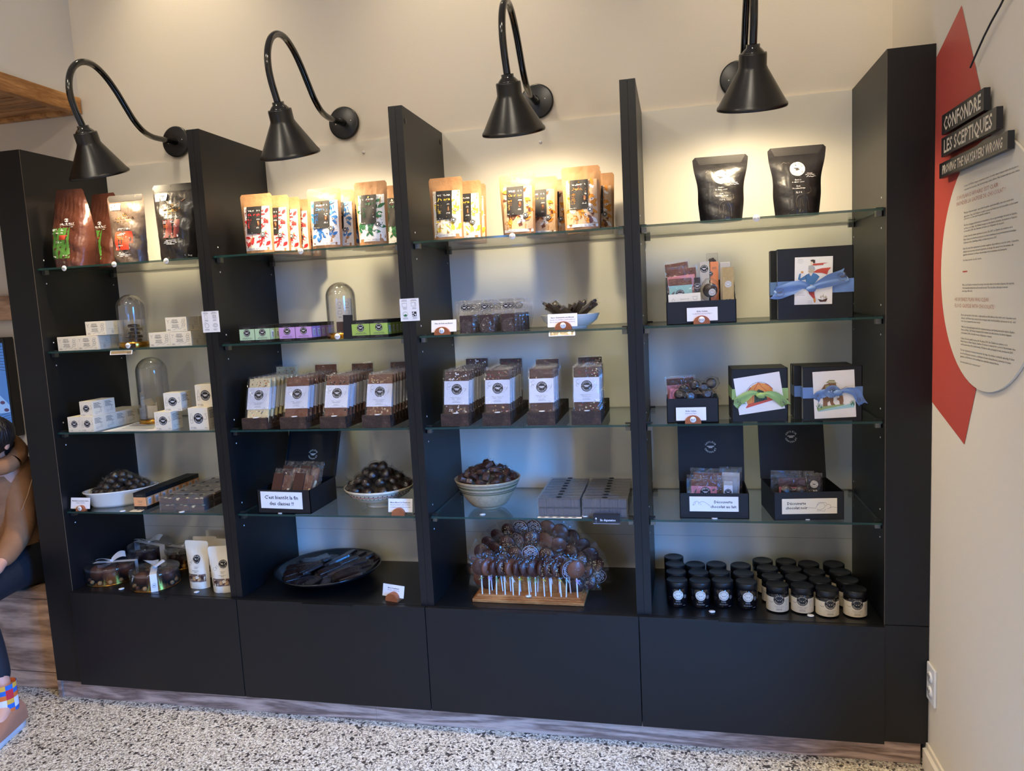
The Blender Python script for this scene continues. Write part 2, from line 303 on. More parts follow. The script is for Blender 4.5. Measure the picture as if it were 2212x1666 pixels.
# ================================================================ the setting
def st(o): return tag(o, kind='structure')
st(MB().box(ROOM_X, XR, ROOM_Y, D + .1, -.05, 0, 'terrazzo').build('floor'))
st(MB().box(ROOM_X, XR + .1, ROOM_Y, D + .1, ROOM_H, ROOM_H + .05, 'ceiling').build('ceiling'))
st(MB().box(ROOM_X, XR + .1, D + .004, D + .1, 0, ROOM_H, 'wall').build('wall_back'))
st(MB().box(ROOM_X - .1, ROOM_X, ROOM_Y, D + .1, 0, ROOM_H, 'wall_white').build('wall_left'))
w = MB()
for a in ((ROOM_X, FX0, 0, ROOM_H), (FX1, XR + .1, 0, ROOM_H), (FX0, FX1, 0, .3), (FX0, FX1, 2.3, ROOM_H)): w.box(a[0], a[1], ROOM_Y - .1, ROOM_Y, a[2], a[3], 'wall_white')
st(w.build('wall_front'))
w = MB()
for a in ((FX0, FX0 + .04), (FX1 - .04, FX1)): w.box(a[0], a[1], ROOM_Y - .05, ROOM_Y - .01, .3, 2.3, 'melamine')
for a in ((.3, .34), (2.26, 2.3)): w.box(FX0, FX1, ROOM_Y - .05, ROOM_Y - .01, a[0], a[1], 'melamine')
st(w.build('window_2'))
w = MB()
for a in ((WY1, D + .1, 0, ROOM_H), (ROOM_Y, WY0, 0, ROOM_H), (WY0, WY1, 0, WZ0), (WY0, WY1, WZ1, ROOM_H)): w.box(XR, XR + .1, a[0], a[1], a[2], a[3], 'wall')
st(w.build('wall_right'))
w = MB()                                                       # glazed door leaf frame in the right wall: two tall panes
for a in ((WY0, WY0 + .05), (WY1 - .05, WY1), ((WY0 + WY1) / 2 - .05, (WY0 + WY1) / 2 + .05)): w.box(XR + .02, XR + .07, a[0], a[1], WZ0, WZ1, 'melamine')
for a in ((WZ0, WZ0 + .08), (WZ1 - .07, WZ1)): w.box(XR + .02, XR + .07, WY0, WY1, a[0], a[1], 'melamine')
st(w.build('window_1'))
st(MB().box(ROOM_X, -.09, -1.6, D + .004, 2.17, ROOM_H, 'wall_white').build('wall_bulkhead'))
s = MB(); s.box(-.115, -.079, -1.6, D, 2.108, 2.169, 'soffit_wood'); s.box(ROOM_X, -.115, D - .03, D, 2.108, 2.168, 'soffit_wood')
s.build('trim_1', bev=.004); st(bpy.data.objects['trim_1'])
s = MB(); y = D - .034
while y > -1.55:
    s.box(ROOM_X, -.117, y - .060, y, 2.120, 2.135, 'slat_wood'); y -= .068
st(s.box(ROOM_X, -.117, -1.6, D, 2.136, 2.168, 'gap').build('ceiling_soffit', bev=0))
s = MB().box(ROOM_X, XL - .02, D - .03, D + .004, 1.356, 1.452, 'plank_wood'); st(s.build('trim_2', bev=.003))
# baseboard on the right wall
st(MB().prism([(XR - .014, 0), (XR, 0), (XR, .072), (XR - .006, .072), (XR - .006, .058), (XR - .014, .055)], -2 + .8, .0, 'wall').build('baseboard_right'))
# television on the back wall
tv = thing('television', 'wall television with black bezel showing blue picture, behind the seated person', 'television', (-1.02, D - .02, 1.09))
MB().box(-.50, .50, -.025, .02, -.20, .20, 'clip_black').build('bezel', tv, bev=.004)
mat('screen', (70, 120, 196), .3, emit=.55); mat('scr_dark', (36, 66, 120), .3, emit=.35); mat('scr_lite', (120, 160, 222), .3, emit=.7); mat('scr_choc', (86, 70, 110), .3, emit=.4); mat('scr_text', (220, 210, 140), .3, emit=.8)
s = MB(); p = Pr(s, plane_fn(-.0262)); p.rect(-.495, .493, -.155, .178, 'screen')
for i in range(9): p.stroke([(.22, .17 - i * .009), (.35, .155 - i * .009), (.492, .165 - i * .012)], .0022, 'scr_dark', 2)
for i in range(8): p.stroke([(.30 + i * .027, .178), (.25 + i * .03, .11)], .0015, 'scr_dark', 2)
p.rect(.435, .445, -.02, .12, 'scr_dark', 2).rect(.40, .43, .0, .055, 'scr_choc', 2).poly([(.2, -.02), (.42, 0), (.492, -.07), (.492, -.10), (.2, -.12)], 'scr_lite', 2)
for a in ((.40, -.045, .012), (.425, -.065, .016), (.46, -.06, .012), (.43, -.035, .010), (.37, -.03, .01), (.475, -.09, .012)): p.ell(a[0], a[1], a[2], a[2] * .6, 'scr_choc', 3, 14)
for i in range(4): p.stroke([(.40, -.12 - i * .01), (.492, -.10 - i * .01)], .0018, 'scr_dark', 3)
p.text('chocolat...', .445, -.135, .007, 'scr_text', 4); s.build('screen', tv)
# bench
bn = thing('wooden_bench', 'built-in bench of horizontal wood boards left of the black shelving', 'bench', (-1.6, .05, 0))
s = MB(); s.box(-1.4, 1.462, 0, .33, 0, .062, 'plank_wood'); s.box(-1.4, 1.462, -.002, .33, .066, .345, 'plank_wood'); s.build('front_boards', bn, bev=.002)
MB().box(-1.4, 1.462, -.012, .33, .349, .378, 'plank_wood').build('seat_board', bn, bev=.004)
# ---------------------------------------------------------------- wall graphic on the right wall
def wall_fn(x0, d=.0004): return lambda y, z, l: (x0 - d * l, y, z)
g = thing('wall_graphic', 'red diamond wall graphic with white text circle beside the shelving', 'wall graphic', (0, 0, 0))
s = MB(); Pr(s, wall_fn(XR - .0006)).poly([(-.001, 1.012), (-.224, .945), (-.4447, 1.424), (-.164, 1.932), (-.001, 1.868)], 'sig_red'); s.build('red_diamond', g)
s = MB(); n = 64; cy, cz, R = -.335, 1.347, .264
cir = [(cy + R * math.cos(2 * math.pi * k / n), cz + R * math.sin(2 * math.pi * k / n)) for k in range(n)]
v = [(XR - .006, a, b) for a, b in cir] + [(XR - .001, a, b) for a, b in cir]
s.add(v, [list(range(n))], 'sig_white'); s.add(v, [(i, (i + 1) % n, (i + 1) % n + n, i + n) for i in range(n)], 'sig_white')
p = Pr(s, wall_fn(XR - .0062, .0003))
class Fl:                                                   # text on the right wall reads towards -y
    pass
def wtext(t, u, z, h, mt, w=None, al='l', bold=False, slant=0):
    q = Pr(s, lambda X, Zz, l: (XR - .0062 - .0003 * l, -X, Zz)); q.text(t, u, z, h, mt, 1, bold=bold, w=w, al=al, slant=slant)
def wp(u, v): q = hit(0, u, v, XR - .006); return -q.y, q.z
for (rows, mt, hh) in (([("Lorsque Carl Pelletier songeait serieusement a devenir chocolatier dans sa Gaspesie natale, bien des gens se", (2084, 400), (2200, 360)), ("moquaient de son projet, dans son entourage comme ailleurs. Mais l'artisan avait une autre vision :", (2084, 408), (2204, 368))], 'sig_ink', .0042),
    ([("SON PLAN D'AFFAIRES EST CLAIR :", (2067, 428), (2160, 398)), ("INONDER LA GASPESIE DE CHOCOLAT !", (2067, 440), (2172, 410))], 'sig_pink', .0085),
    ([("Mais pas n'importe lequel : un produit de qualite, a prix abordable, avec une touche bien", (2083, 458), (2190, 432)), ("gaspesienne. Deja, Carl Pelletier se voulait soucieux de l'achat local, de la tracabilite et de la saveur", (2083, 466), (2200, 438)), ("pour tous et ce, bien avant les grandes tendances.", (2083, 473), (2140, 458)),
      ("Fort de son bagage professionnel en restauration et de ses apprentissages de metier au Quebec,", (2083, 486), (2198, 460)), ("en France et en Italie, Carl Pelletier inaugure sa chocolaterie artisanale, la premiere en Gaspesie,", (2083, 493), (2198, 468)), ("en decembre 2008, dans l'ancienne entreprise de refrigeration de son pere.", (2083, 500), (2170, 480)),
      ("Couleur Chocolat connait rapidement le succes. Des 2011, la Chambre de commerce de la", (2082, 512), (2188, 488)), ("Haute-Gaspesie lui decerne un prix pour ses idees novatrices et son positionnement touristique.", (2082, 519), (2196, 495)), ("Sa fameuse boite d'emballage ludique est mise au point en 2015.", (2082, 526), (2154, 510)),
      ("Fruit d'un savoir-faire patiemment accumule, sa gamme de produits ne cesse de croitre. L'expertise", (2081, 538), (2201, 518)), ("utilisation des ressources du terroir gaspesien, un mariage des saveurs hors du commun, des", (2081, 545), (2190, 527)), ("ganaches onctueuses et la finesse des moulages font la renommee de l'entreprise.", (2081, 552), (2176, 536)), ("Peu l'avaient predit, une telle reussite...", (2081, 563), (2122, 557))], 'sig_ink', .0042),
    ([("When Carl Pelletier considered becoming a chocolate maker in his native Gaspesie, the majority", (2079, 616), (2191, 611)), ("of his immediate family believed he would succeed. The chocolate enthusiast, however,", (2079, 622), (2178, 620)), ("saw things differently.", (2079, 629), (2101, 628))], 'sig_ink', .0042),
    ([("HIS BUSINESS PLAN WAS CLEAR :", (2063, 646), (2139, 648)), ("FLOOD GASPESIE WITH CHOCOLATE !", (2063, 660), (2150, 663))], 'sig_pink', .0085),
    ([("But not just any kind of chocolate - a high-quality and affordable product with a very Gaspesian touch.", (2077, 680), (2196, 688)), ("Already, Carl Pelletier was concerned about buying locally, food traceability, and savours for all... well", (2077, 687), (2194, 696)), ("before these buzzwords became trendy.", (2077, 693), (2118, 697)),
      ("With his professional background in the restaurant business, and having learned his trade in Quebec,", (2077, 705), (2193, 719)), ("France and Italy, Carl Pelletier inaugurated his artisanal chocolate factory, the first in Gaspesie,", (2077, 711), (2186, 726)), ("in December 2008, at his dad's former refrigeration company.", (2077, 718), (2143, 728)),
      ("Couleur Chocolat quickly became a hit. As early as 2011, the Chambre de commerce de la", (2076, 730), (2177, 746)), ("Haute-Gaspesie (Haute-Gaspesie chamber of commerce) awarded him a prize for his innovative ideas", (2076, 736), (2194, 756)), ("and his positioning in the tourism market. His famous cubic packaging box was developed in 2015.", (2076, 743), (2189, 763)),
      ("The fruit of patiently accumulated know-how, his range of products is constantly expanding. A clever", (2075, 755), (2192, 778)), ("use of local Gaspesian resources, a combination of extraordinary flavours, a vast array of creamy", (2075, 762), (2184, 785)), ("ganaches, and the finesse of its mouldings have made the company famous.", (2075, 769), (2158, 787)), ("Few had predicted such a roaring success !", (2075, 781), (2118, 791))], 'sig_ink', .0042)):
    for t, a, b in rows:
        (u0, z0), (u1, z1) = wp(*a), wp(*b); wtext(t, u0, (z0 + z1) / 2, hh, mt, w=u1 - u0)
u0, z0 = wp(2080, 587); u1, _ = wp(2090, 586)
Pr(s, lambda X, Zz, l: (XR - .0065, -X, Zz)).rect(u0, u1, z0 - .0014, z0 + .0014, 'sig_red')
s.build('text_circle', g)
for c, txt, h in (([(2035, 245), (2124, 196), (2126, 240), (2034, 291)], 'CONFONDRE', .030), ([(2034, 297), (2151, 234), (2153, 283), (2033, 337)], 'LES SCEPTIQUES', .029), ([(2030, 353), (2176, 284), (2177, 324), (2028, 385)], 'PROVING THE NAYSAYERS WRONG', .020)):
    xb = XR - .020; q = [hit(0, u, v, xb) for u, v in c]; u0, u1 = -(q[0].y + q[3].y) / 2, -(q[1].y + q[2].y) / 2; z1, z0 = (q[0].z + q[1].z) / 2, (q[2].z + q[3].z) / 2
    s = MB(); s.box(xb, XR - .008, -u1, -u0, z0, z1, 'sig_black')
    Pr(s, lambda X, Zz, l: (xb - .0004 * l, -X, Zz)).text(txt, (u0 + u1) / 2, (z0 + z1) / 2, h, 'sig_text', 1, bold=True, w=(u1 - u0) * .88, slant=.12 if 'PROV' in txt else 0)
    s.build('title_board', g)
pts = [hit(0, u, v, XR - .012) for u, v in ((2096, 146), (2102, 132), (2112, 109), (2125, 80), (2142, 46), (2160, 14), (2174, -14), (2190, -44))]
tag(MB().tube(pts, .0022, 'sig_black', 8).build('wall_dark_line'), 'thin dark curved line on the wall above the red diamond', 'wall decoration')  # thin curved dark line, modelled as a tube just off the wall
# outlet
ol = thing('wall_outlet', 'white outlet cover plate low on the right wall', 'outlet', (XR, -.030, .257))
MB().box(-.007, 0, -.034, .028, -.052, .052, 'white_plastic').build('cover_plate', ol, bev=.003)
for z in (-.02, .02):
    s = MB(); s.X = Matrix.Translation((-.007, -.003, z)) @ Matrix.Rotation(-math.pi / 2, 4, 'Y'); s.lathe([(.015, 0), (.015, .003), (0, .003)], 'white_plastic', 20)
    s.X = None
    for y in (-.006, .005): s.box(-.0108, -.0098, y - .0012, y + .0012, z - .002, z + .007, 'ink')
    s.build('socket', ol)
# ================================================================ the shelving
sh = thing('display_shelving', 'long black built-in display shelving with four bays and drawers', 'shelving')
xs = [(XL, 0)] + [(k * W + (k - 1) * T, k * (W + T)) for k in (1, 2, 3)] + [(4 * W + 3 * T, XR - .001)]
for k, (a, b) in enumerate(xs):
    s = MB()
    if 0 < k < 4:
        m_ = (a + b) / 2; s.box(a, m_ - .0004, 0, D, B, H, 'melamine'); s.box(m_ + .0004, b, 0, D, B, H, 'melamine'); s.box(m_ - .0004, m_ + .0004, .002, D, B, H - .001, 'edge_band' if k != 3 else 'gap')
    else:
        s.box(a, b, 0, D, (B + .001) if k == 4 else .0665, H, 'melamine')
        if k == 4: s.box(a, b, .0, D, .0665, B - .001, 'melamine')
        s.box(*((-.0012, -.0002, -.0004, .0, B, H, 'edge_band') if k == 0 else (a + .0002, a + .001, -.0004, .0, B, H, 'edge_band')))
    x = b if k < 4 else a
    sg = 1 if k < 4 else -1                                   # shelf-pin holes and cover caps on the faces the photo shows
    for sd in ((x, sg),) + (((a, -1),) if k == 3 else ()):
        for zc in Z[1:]:
            for dz in (-.046, .032):
                for yy in (.045, D - .03): s.ball((sd[0] + sd[1] * .0002, yy, zc + dz), .0026, 'white_plastic', 4, (.3, 1, 1))
    s.build('side_panel' if 0 < k < 4 else 'end_panel', sh)
    if k == 2:
        for yy, zz in ((.022, H - .04), (D - .03, H - .035)):
            s = MB(); s.X = Matrix.Translation((x, yy, zz)) @ Matrix.Rotation(math.pi / 2, 4, 'Y'); s.lathe([(.009, 0), (.009, .001), (0, .001)], 'melamine', 20); s.build('cover_cap', sh)
MB().box(0, xs[4][0], .001, D, B - .02, B, 'deck_black').build('deck', sh)
MB().box(0, xs[4][0], .006, D, .068, B - .021, 'gap').build('carcass', sh)
s = MB().box(0, xs[4][0], D - .006, D + .003, B, H, 'backboard')
for z in (.52,): s.box(0, xs[4][0], D - .0064, D - .006, z, z + .0006, 'edge_band')
s.build('back_panel', sh)
se = [.001, .6475, 1.2988, 1.9509, xs[4][0]]
for k in range(4):
    d = MB().box(se[k] + .0012, se[k + 1] - .0012, -.0146, .004, .0655, B - .001, 'melamine').build('drawer_front', sh, bev=.0008)
    xm = (se[k] + se[k + 1]) / 2 + (-.02, -.0, -.0, -.02)[k]
    MB().box(xm - .085, xm + .085, -.026, -.006, B - .0018, B + .0002, 'melamine').box(xm - .085, xm + .085, -.0268, -.0256, B - .010, B + .0002, 'melamine').build('handle', d)
s = MB(); s.box(XL + .014, 1.1, .0104, .026, .001, .0664, 'kick_wood'); s.box(1.101, XR - .016, .0104, .026, .001, .0664, 'kick_wood'); s.box(XL, XL + .014, .0, D, .001, .0660, 'kick_wood'); s.build('toe_kick', sh)
for k in range(4):
    x0, x1 = xs[k][1], xs[k + 1][0]
    for zc in Z[1:]:
        for x, sg in ((x0, 1), (x1, -1)):
            for yy in (.035, D - .035):
                s = MB(); X = sorted((x, x + sg * .017)); s.box(X[0], X[1], yy - .008, yy + .008, zc - .017, zc - .0032, 'metal_clip'); s.box(X[0], X[1], yy - .006, yy + .006, zc + .0032, zc + .0062, 'clip_black'); s.box(*sorted((x, x + sg * .003)), yy - .008, yy + .008, zc - .017, zc + .006, 'clip_black')
                s.build('shelf_clip', sh)
BAY = ['leftmost', 'second', 'third', 'rightmost']
LV = ['', 'top', 'second', 'third', 'lowest']
gs = None
for k in range(4):
    x0, x1 = xs[k][1] + .0035, xs[k + 1][0] - .0035
    for j in range(1, 5):
        s = MB(); z0, z1 = Z[j] - .003, Z[j] + .003; y0, y1 = .012, D - .012
        s.add([(x0, y0, z1), (x1, y0, z1), (x1, y1, z1), (x0, y1, z1)], [(0, 1, 2, 3)], 'shelf_glass')
        s.add([(x0, y0, z0), (x1, y0, z0), (x1, y1, z0), (x0, y1, z0)], [(3, 2, 1, 0)], 'shelf_glass')
        v = [(x0, y0, z0), (x1, y0, z0), (x1, y1, z0), (x0, y1, z0), (x0, y0, z1), (x1, y0, z1), (x1, y1, z1), (x0, y1, z1)]
        s.add(v, [(0, 1, 5, 4), (1, 2, 6, 5), (2, 3, 7, 6), (3, 0, 4, 7)], 'glass_edge')
        tag(s.build('glass_shelf'), '%s glass shelf of the %s bay' % (LV[j], BAY[k]), 'shelf', 'glass shelves of the display unit')
# ================================================================ gooseneck lamps
def lamp(x, yaw, lab):
    L = thing('gooseneck_lamp', lab, 'lamp', (x, D - .001, 1.970), (0, 0, yaw), 'gooseneck wall lamps')
    o = Vector((0, D, 1.970))
    s = MB(); s.X = Matrix.Rotation(math.pi / 2, 4, 'X'); s.lathe([(0, -.002), (.054, -.002), (.055, .002), (.054, .009), (.050, .0105), (0, .0105)], 'lamp_black', 48); s.X = None
    s.build('wall_plate', L)
    for dx in (-.028, .028): MB().ball((dx, -.0115, .004 * (1 if dx > 0 else -1)), .0032, 'screw', 6, (1, .5, 1)).build('screw', L)
    key = [(.376, 1.969), (.345, 1.967), (.31, 1.964), (.25, 1.962), (.205, 1.972), (.165, 1.998), (.13, 2.035), (.092, 2.077), (.05, 2.112), (.005, 2.132), (-.04, 2.128), (-.078, 2.103), (-.100, 2.064), (-.1045, 2.02), (-.094, 1.98), (-.078, 1.948), (-.066, 1.926)]
    P = [Vector((0, a - D, b - 1.970)) for a, b in key]; Q = []
    for i in range(len(P) - 1):
        p0, p1, p2, p3 = P[max(i - 1, 0)], P[i], P[i + 1], P[min(i + 2, len(P) - 1)]
        for t in (0, .25, .5, .75): Q.append(.5 * ((2 * p1) + (-p0 + p2) * t + (2 * p0 - 5 * p1 + 4 * p2 - p3) * t * t + (-p0 + 3 * p1 - 3 * p2 + p3) * t ** 3))
    Q.append(P[-1])
    MB().tube(Q, .0098, 'lamp_gloss', 20).tube([Q[0], Q[0] + Vector((0, -.035, 0))], .0125, 'lamp_gloss', 20).build('gooseneck_arm', L)
    top = P[-1]; ax = Vector((0, .335, -.942)).normalized(); q = Vector((0, 0, -1)).rotation_difference(ax).to_matrix().to_4x4()
    MX = Matrix.Translation(top) @ q
    s = MB(); s.X = MX; s.lathe([(0, .006), (.017, .006), (.017, -.002), (.021, -.005), (.027, -.012), (.029, -.017), (0, -.017)], 'lamp_gloss', 36); s.build('socket_cap', L)
    s = MB(); s.X = MX
    s.lathe([(.0, -.014), (.033, -.014), (.034, -.018), (.034, -.045), (.037, -.052), (.083, -.132), (.0872, -.137), (.0882, -.142), (.0872, -.145), (.0855, -.143)], 'lamp_black', 56)
    s.lathe([(.0855, -.143), (.081, -.134), (.034, -.052), (.031, -.046), (.0, -.030)], 'lamp_inside', 56); s.build('lamp_shade', L)
    s = MB(); s.X = MX; s.ball((0, 0, -.080), .024, 'bulb', 10); s.lathe([(.013, -.03), (.013, -.062)], 'white_plastic', 16); s.build('light_bulb', L)
    m = Matrix.Translation((x, D, 1.970)) @ Matrix.Rotation(yaw, 4, 'Z')
    c = m @ (top + ax * .108); a2 = m @ (top + ax * 1)
    light('lamp_bulb_light', 'SPOT', c, LAMP_E, (1, .81, .53), aim=a2, spot_size=math.radians(164), spot_blend=.75, shadow_soft_size=.022)
LAMP_E = 18
lamp(.312, 0, 'leftmost gooseneck lamp above the bay of foil bags')
lamp(.975, 0, 'gooseneck lamp above the second bay, left of centre')
lamp(1.654, 0, 'gooseneck lamp above the third bay, right of centre')
lamp(2.283, 0, 'rightmost gooseneck lamp above the two black pouches')
for x, z in (( 1.04, 1.865), (1.66, 1.84), (.73, 1.87)):
    s = MB(); s.X = Matrix.Translation((x, D - .006, z)) @ Matrix.Rotation(math.pi / 2, 4, 'X'); s.lathe([(.005, 0), (.005, .004), (.003, .006), (0, .006)], 'white_plastic', 16); s.build('fixing_cap', sh)
# ================================================================ builders for the goods
RD = random.Random(7)
def U(a, b): return RD.uniform(a, b)
ZT = [0] + [z + .0032 for z in Z[1:]]; ZT.append(B + .0004)      # tops to stand things on: 1..4 glass, 5 deck
def yfor(u, v, z): return pz(u, v, z)[1]
def bagfn(w, h, d, wb=.92, wt=1.0, top=.16, seed=0, crk=.0012, pinch=0, bulge=0, rnd=.05, sq=3.2):
    ph = [seed * 1.7 + i for i in range(4)]
    def hw(t):
        r = w / 2 * (wb + (wt - wb) * t - pinch * math.sin(math.pi * min(1, max(0, (t - .25) / .6))) ** 2 + bulge * math.sin(math.pi * min(1, t * 1.05)) )
        return r * (1 - .10 * max(0, (t - (1 - rnd)) / rnd) ** 2.2)
    def dep(t):
        q = min(1, t / (1 - top)); return d / 2 * max(0, 1 - q ** 1.7) + .0007
    def yy(x, z, sg):
        t = min(1, max(0, z / h)); u = max(-1, min(1, x / hw(t)))
        b = dep(t) * (1 - abs(u) ** sq)
        n = crk * (math.sin(31 * x / w * 2 + ph[0] + 9 * t) * .5 + math.sin(23 * t + ph[1] + 7 * x / w) * .6 + math.sin(57 * (t + .4 * x / w) + ph[2]) * .3) * (1 - abs(u) ** 4) * (.35 + .65 * (t < 1 - top))
        return sg * (b + .0004) + n * (1 if b > .002 else .4)
    return hw, yy
def pouch(mt, w, h, d, name='pouch', nx=16, nz=26, band=None, bandt=.90, seam=None, **k):
    hw, yy = bagfn(w, h, d, **k); s = MB()
    for sg in (-1, 1):
        def f(a, t, sg=sg):
            x = (a * 2 - 1) * hw(t); return (x, yy(x, t * h, sg), t * h)
        s.sheet(f, nx, nz, mt)
        if band:
            s.sheet(lambda a, t, sg=sg: ((a * 2 - 1) * hw(t) * 1.003, yy((a * 2 - 1) * hw(t), (bandt + (1 - bandt) * t) * h, sg) + sg * .0006, (bandt + (1 - bandt) * t) * h * 1.002), 8, 2, band)
    s.sheet(lambda a, b: ((a * 2 - 1) * hw(0), yy((a * 2 - 1) * hw(0), 0, -1) * (1 - b) + yy((a * 2 - 1) * hw(0), 0, 1) * b, .0004), nx, 1, mt)
    fn = lambda x, z, l: (x, yy(x, z, -1) - .0005 - .0003 * l, z)
    return s, fn
def kraft_bag(word, pcent, col, bg, h=.187, w=.106, seed=0):
    s, fn = pouch('kraft', w, h, .050, seed=seed, wb=.88, top=.10, crk=.0015)
    o = s.build('kraft_pouch')
    t = MB(); p = Pr(t, fn); L, R = -.38 * w, .41 * w
    p.rect(L, R, .10 * h, .79 * h, bg, 1, 10); rd = random.Random(seed + 5)
    cs = [col, col, 'paper', 'choc_milk' if bg == 'tan_p' else col]
    for i in range(44):
        x, z = rd.uniform(L * .86, R * .86), rd.uniform(.15 * h, .76 * h)
        if -.25 * w < x < .14 * w and z > .36 * h: continue
        p.leaf(x, z, rd.uniform(.007, .0145), rd.uniform(.0035, .0062), rd.uniform(0, 3.1), cs[i % 4] if cs[i % 4] != bg else col, 2 + i % 3)
    for i in range(40):
        x, z = rd.uniform(L * .95, R * .95), rd.uniform(.13 * h, .78 * h); p.leaf(x, z, .0013, .0006, rd.uniform(0, 3), col if i % 2 else 'choc_milk', 5)
    for x, z in ((.12 * w, .24 * h), (.28 * w, .48 * h), (-.3 * w, .60 * h)): p.ell(x, z, .0042, .0036, 'paper', 6, 14); p.ell(x, z, .002, .0016, 'choc_milk', 7, 10)
    p.rect(L, R, .055 * h, .10 * h, 'paper', 6, 4); p.text('CHOCOLAT PARTENAIRE DES CHEFS', 0, .085 * h, .0026, 'grey_ink', 7, w=.66 * w); p.text('THE CHOCOLATE OF CHEFS', 0, .067 * h, .0020, 'grey_ink', 7, w=.5 * w)
    bx0, bx1, bz0, bz1 = -.28 * w, .19 * w, .33 * h, .79 * h; cx = (bx0 + bx1) / 2
    p.rect(bx0, bx1, bz0, bz1, 'ink', 8, 6); p.poly([(cx - .003, bz1 - .0085), (cx, bz1 - .0035), (cx + .003, bz1 - .0085)], 'gold', 9)
    p.text('VALRHONA', cx, bz1 - .0135, .0048, 'paper', 9, w=.040, bold=True); p.rect(cx - .004, cx + .004, bz1 - .0185, bz1 - .0178, 'red', 9)
    wc = {'pinkp': 'red'}.get(bg, col); p.text(word, cx, bz1 - .0255, .0078, wc, 9, w=.041, slant=.25, bold=True); p.rect(bx0 + .005, bx1 - .005, bz1 - .034, bz1 - .0325, 'grey_ink', 9)
    p.text(pcent + '%', bx0 + .010, bz1 - .0415, .0055, wc, 9, w=.014, bold=True); p.text('CACAO', bx0 + .010, bz1 - .0485, .0024, wc, 9); p.lines(bx0 + .010, bz1 - .0535, .014, 5, .0034, wc, 9)
    p.lines(bx1 - .010, bz1 - .0395, .016, 2, .0026, 'paper', 9); p.ell(bx1 - .011, bz1 - .053, .0048, .0085, 'choc_milk', 9, 20); p.ell(bx1 - .011, bz1 - .053, .0016, .0060, 'nut', 10, 12); p.lines(bx1 - .011, bz1 - .066, .016, 2, .0026, 'paper', 9)
    p.text('250g - 8.8 oz', bx0 + .010, bz0 + .0035, .0028, 'paper', 9)
    p.ell(bx1 + .004, bz0 - .002, .0078, .0078, 'ink', 11, 22); p.arc(bx1 + .004, bz0 - .002, .0062, 0, 6.28, .0008, 'paper', 12); p.ell(bx1 + .004, bz0 - .002, .0030, .0028, 'paper', 12, 14)
    t.build('printed_label', o); return o
def set_bag(o, uv0, uv1, z, label, group, cat='bag', yaw=0, y=None, dy=0.0):
    yy = y if y is not None else min(max((yfor(*uv0, z) + yfor(*uv1, z)) / 2, .02), .2)
    x0, x1 = py(*uv0, yy)[0], py(*uv1, yy)[0]
    o.location = ((x0 + x1) / 2, yy + .026 + dy, z); o.rotation_euler = (0, 0, yaw); tag(o, label, cat, group); return o
def disc(x, y, z, label, txt='', lie=False, rot=0, on=None):
    s = MB(); p0 = 'white_plastic'
    if lie: s.lathe([(0, 0), (.0088, 0), (.0092, .001), (.0088, .002), (0, .002)], p0, 28); fn = top_fn(.0021)
    else: s.X = Matrix.Rotation(math.pi / 2, 4, 'X'); s.lathe([(0, 0), (.0088, 0), (.0092, .001), (.0088, .002), (0, .002)], p0, 28); s.X = None; fn = plane_fn(-.0021)
    if txt: Pr(s, fn).text(txt, 0, 0, .0055, 'ink', 1, wmax=.0145)
    o = s.build('price_disc'); o.location = (x, y, z); o.rotation_euler = (0, 0, rot); return tag(o, label, 'price tag', 'round white price discs')
def card_holder(x, y, z, w, h, lines, label, disc_txt='', hw=.034, yaw=0, dome=.019, lie=False, tilt=-.18, cx=0, hdep=.014):
    s = MB(); n = 18; pts = [(-hw / 2, 0), (hw / 2, 0)] + [(hw / 2 * math.cos(math.pi * k / n), .004 + (dome - .004) * math.sin(math.pi * k / n)) for k in range(n + 1)]
    s.prism(pts, 0, hdep, 'holder_wood'); o = s.build('card_holder', bev=.0006); o.location = (x, y, z); o.rotation_euler = (0, 0, yaw)
    tag(o, 'domed wooden holder under ' + label, 'card holder', 'wooden card holders')
    if disc_txt is not None:
        s = MB(); s.X = Matrix.Translation((0, -.0001, dome * .52)) @ Matrix.Rotation(math.pi / 2, 4, 'X'); s.lathe([(0, 0), (.0080, 0), (.0084, .0008), (.0080, .0016), (0, .0016)], 'white_plastic', 28); s.X = None
        p = Pr(s, lambda a, b, l: (a, -.0018 - .0002 * l, dome * .52 + b)); p.text(disc_txt, 0, 0, .0052, 'ink', 1, wmax=.0135); q = s.build('price_disc', o)
    s = MB().box(-w / 2, w / 2, 0, .0007, 0, h, 'paper'); p = Pr(s, plane_fn(0)); zz = h * .72
    for i, t in enumerate(lines): p.text(t, 0, zz - i * h * .17, h * (.085 if i else .10), 'ink', 1, wmax=w * .86, bold=(i == 0))
    c = s.build('price_card'); m = Matrix.Translation((x, y, z)) @ Matrix.Rotation(yaw, 4, 'Z') @ Matrix.Translation((cx, hdep * .5 + .001, dome * .35)) @ Matrix.Rotation(tilt, 4, 'X')
    c.matrix_world = m; tag(c, label, 'card'); return c
def wrapper_ball(r, seed, tail=True, mt='clear_film', sc=(1, 1, 1)):
    s = MB(); s.ball((0, 0, 0), r, mt, 8, sc, rough=.10, seed=seed); rd = random.Random(seed)
    if tail:
        for sg in (-1, 1):
            n = 9; v = [(sg * r * sc[0] * .92, 0, 0)]
            for k in range(n):
                a = math.pi * (k / (n - 1) - .5) * 1.1; q = r * rd.uniform(.75, 1.1); v.append((sg * (r * sc[0] + q * math.cos(a) * .8), q * math.sin(a) * .9, rd.uniform(-1, 1) * r * .35))
            s.add(v, [(0, k + 1, k + 2) for k in range(n - 1)], mt)
    return s
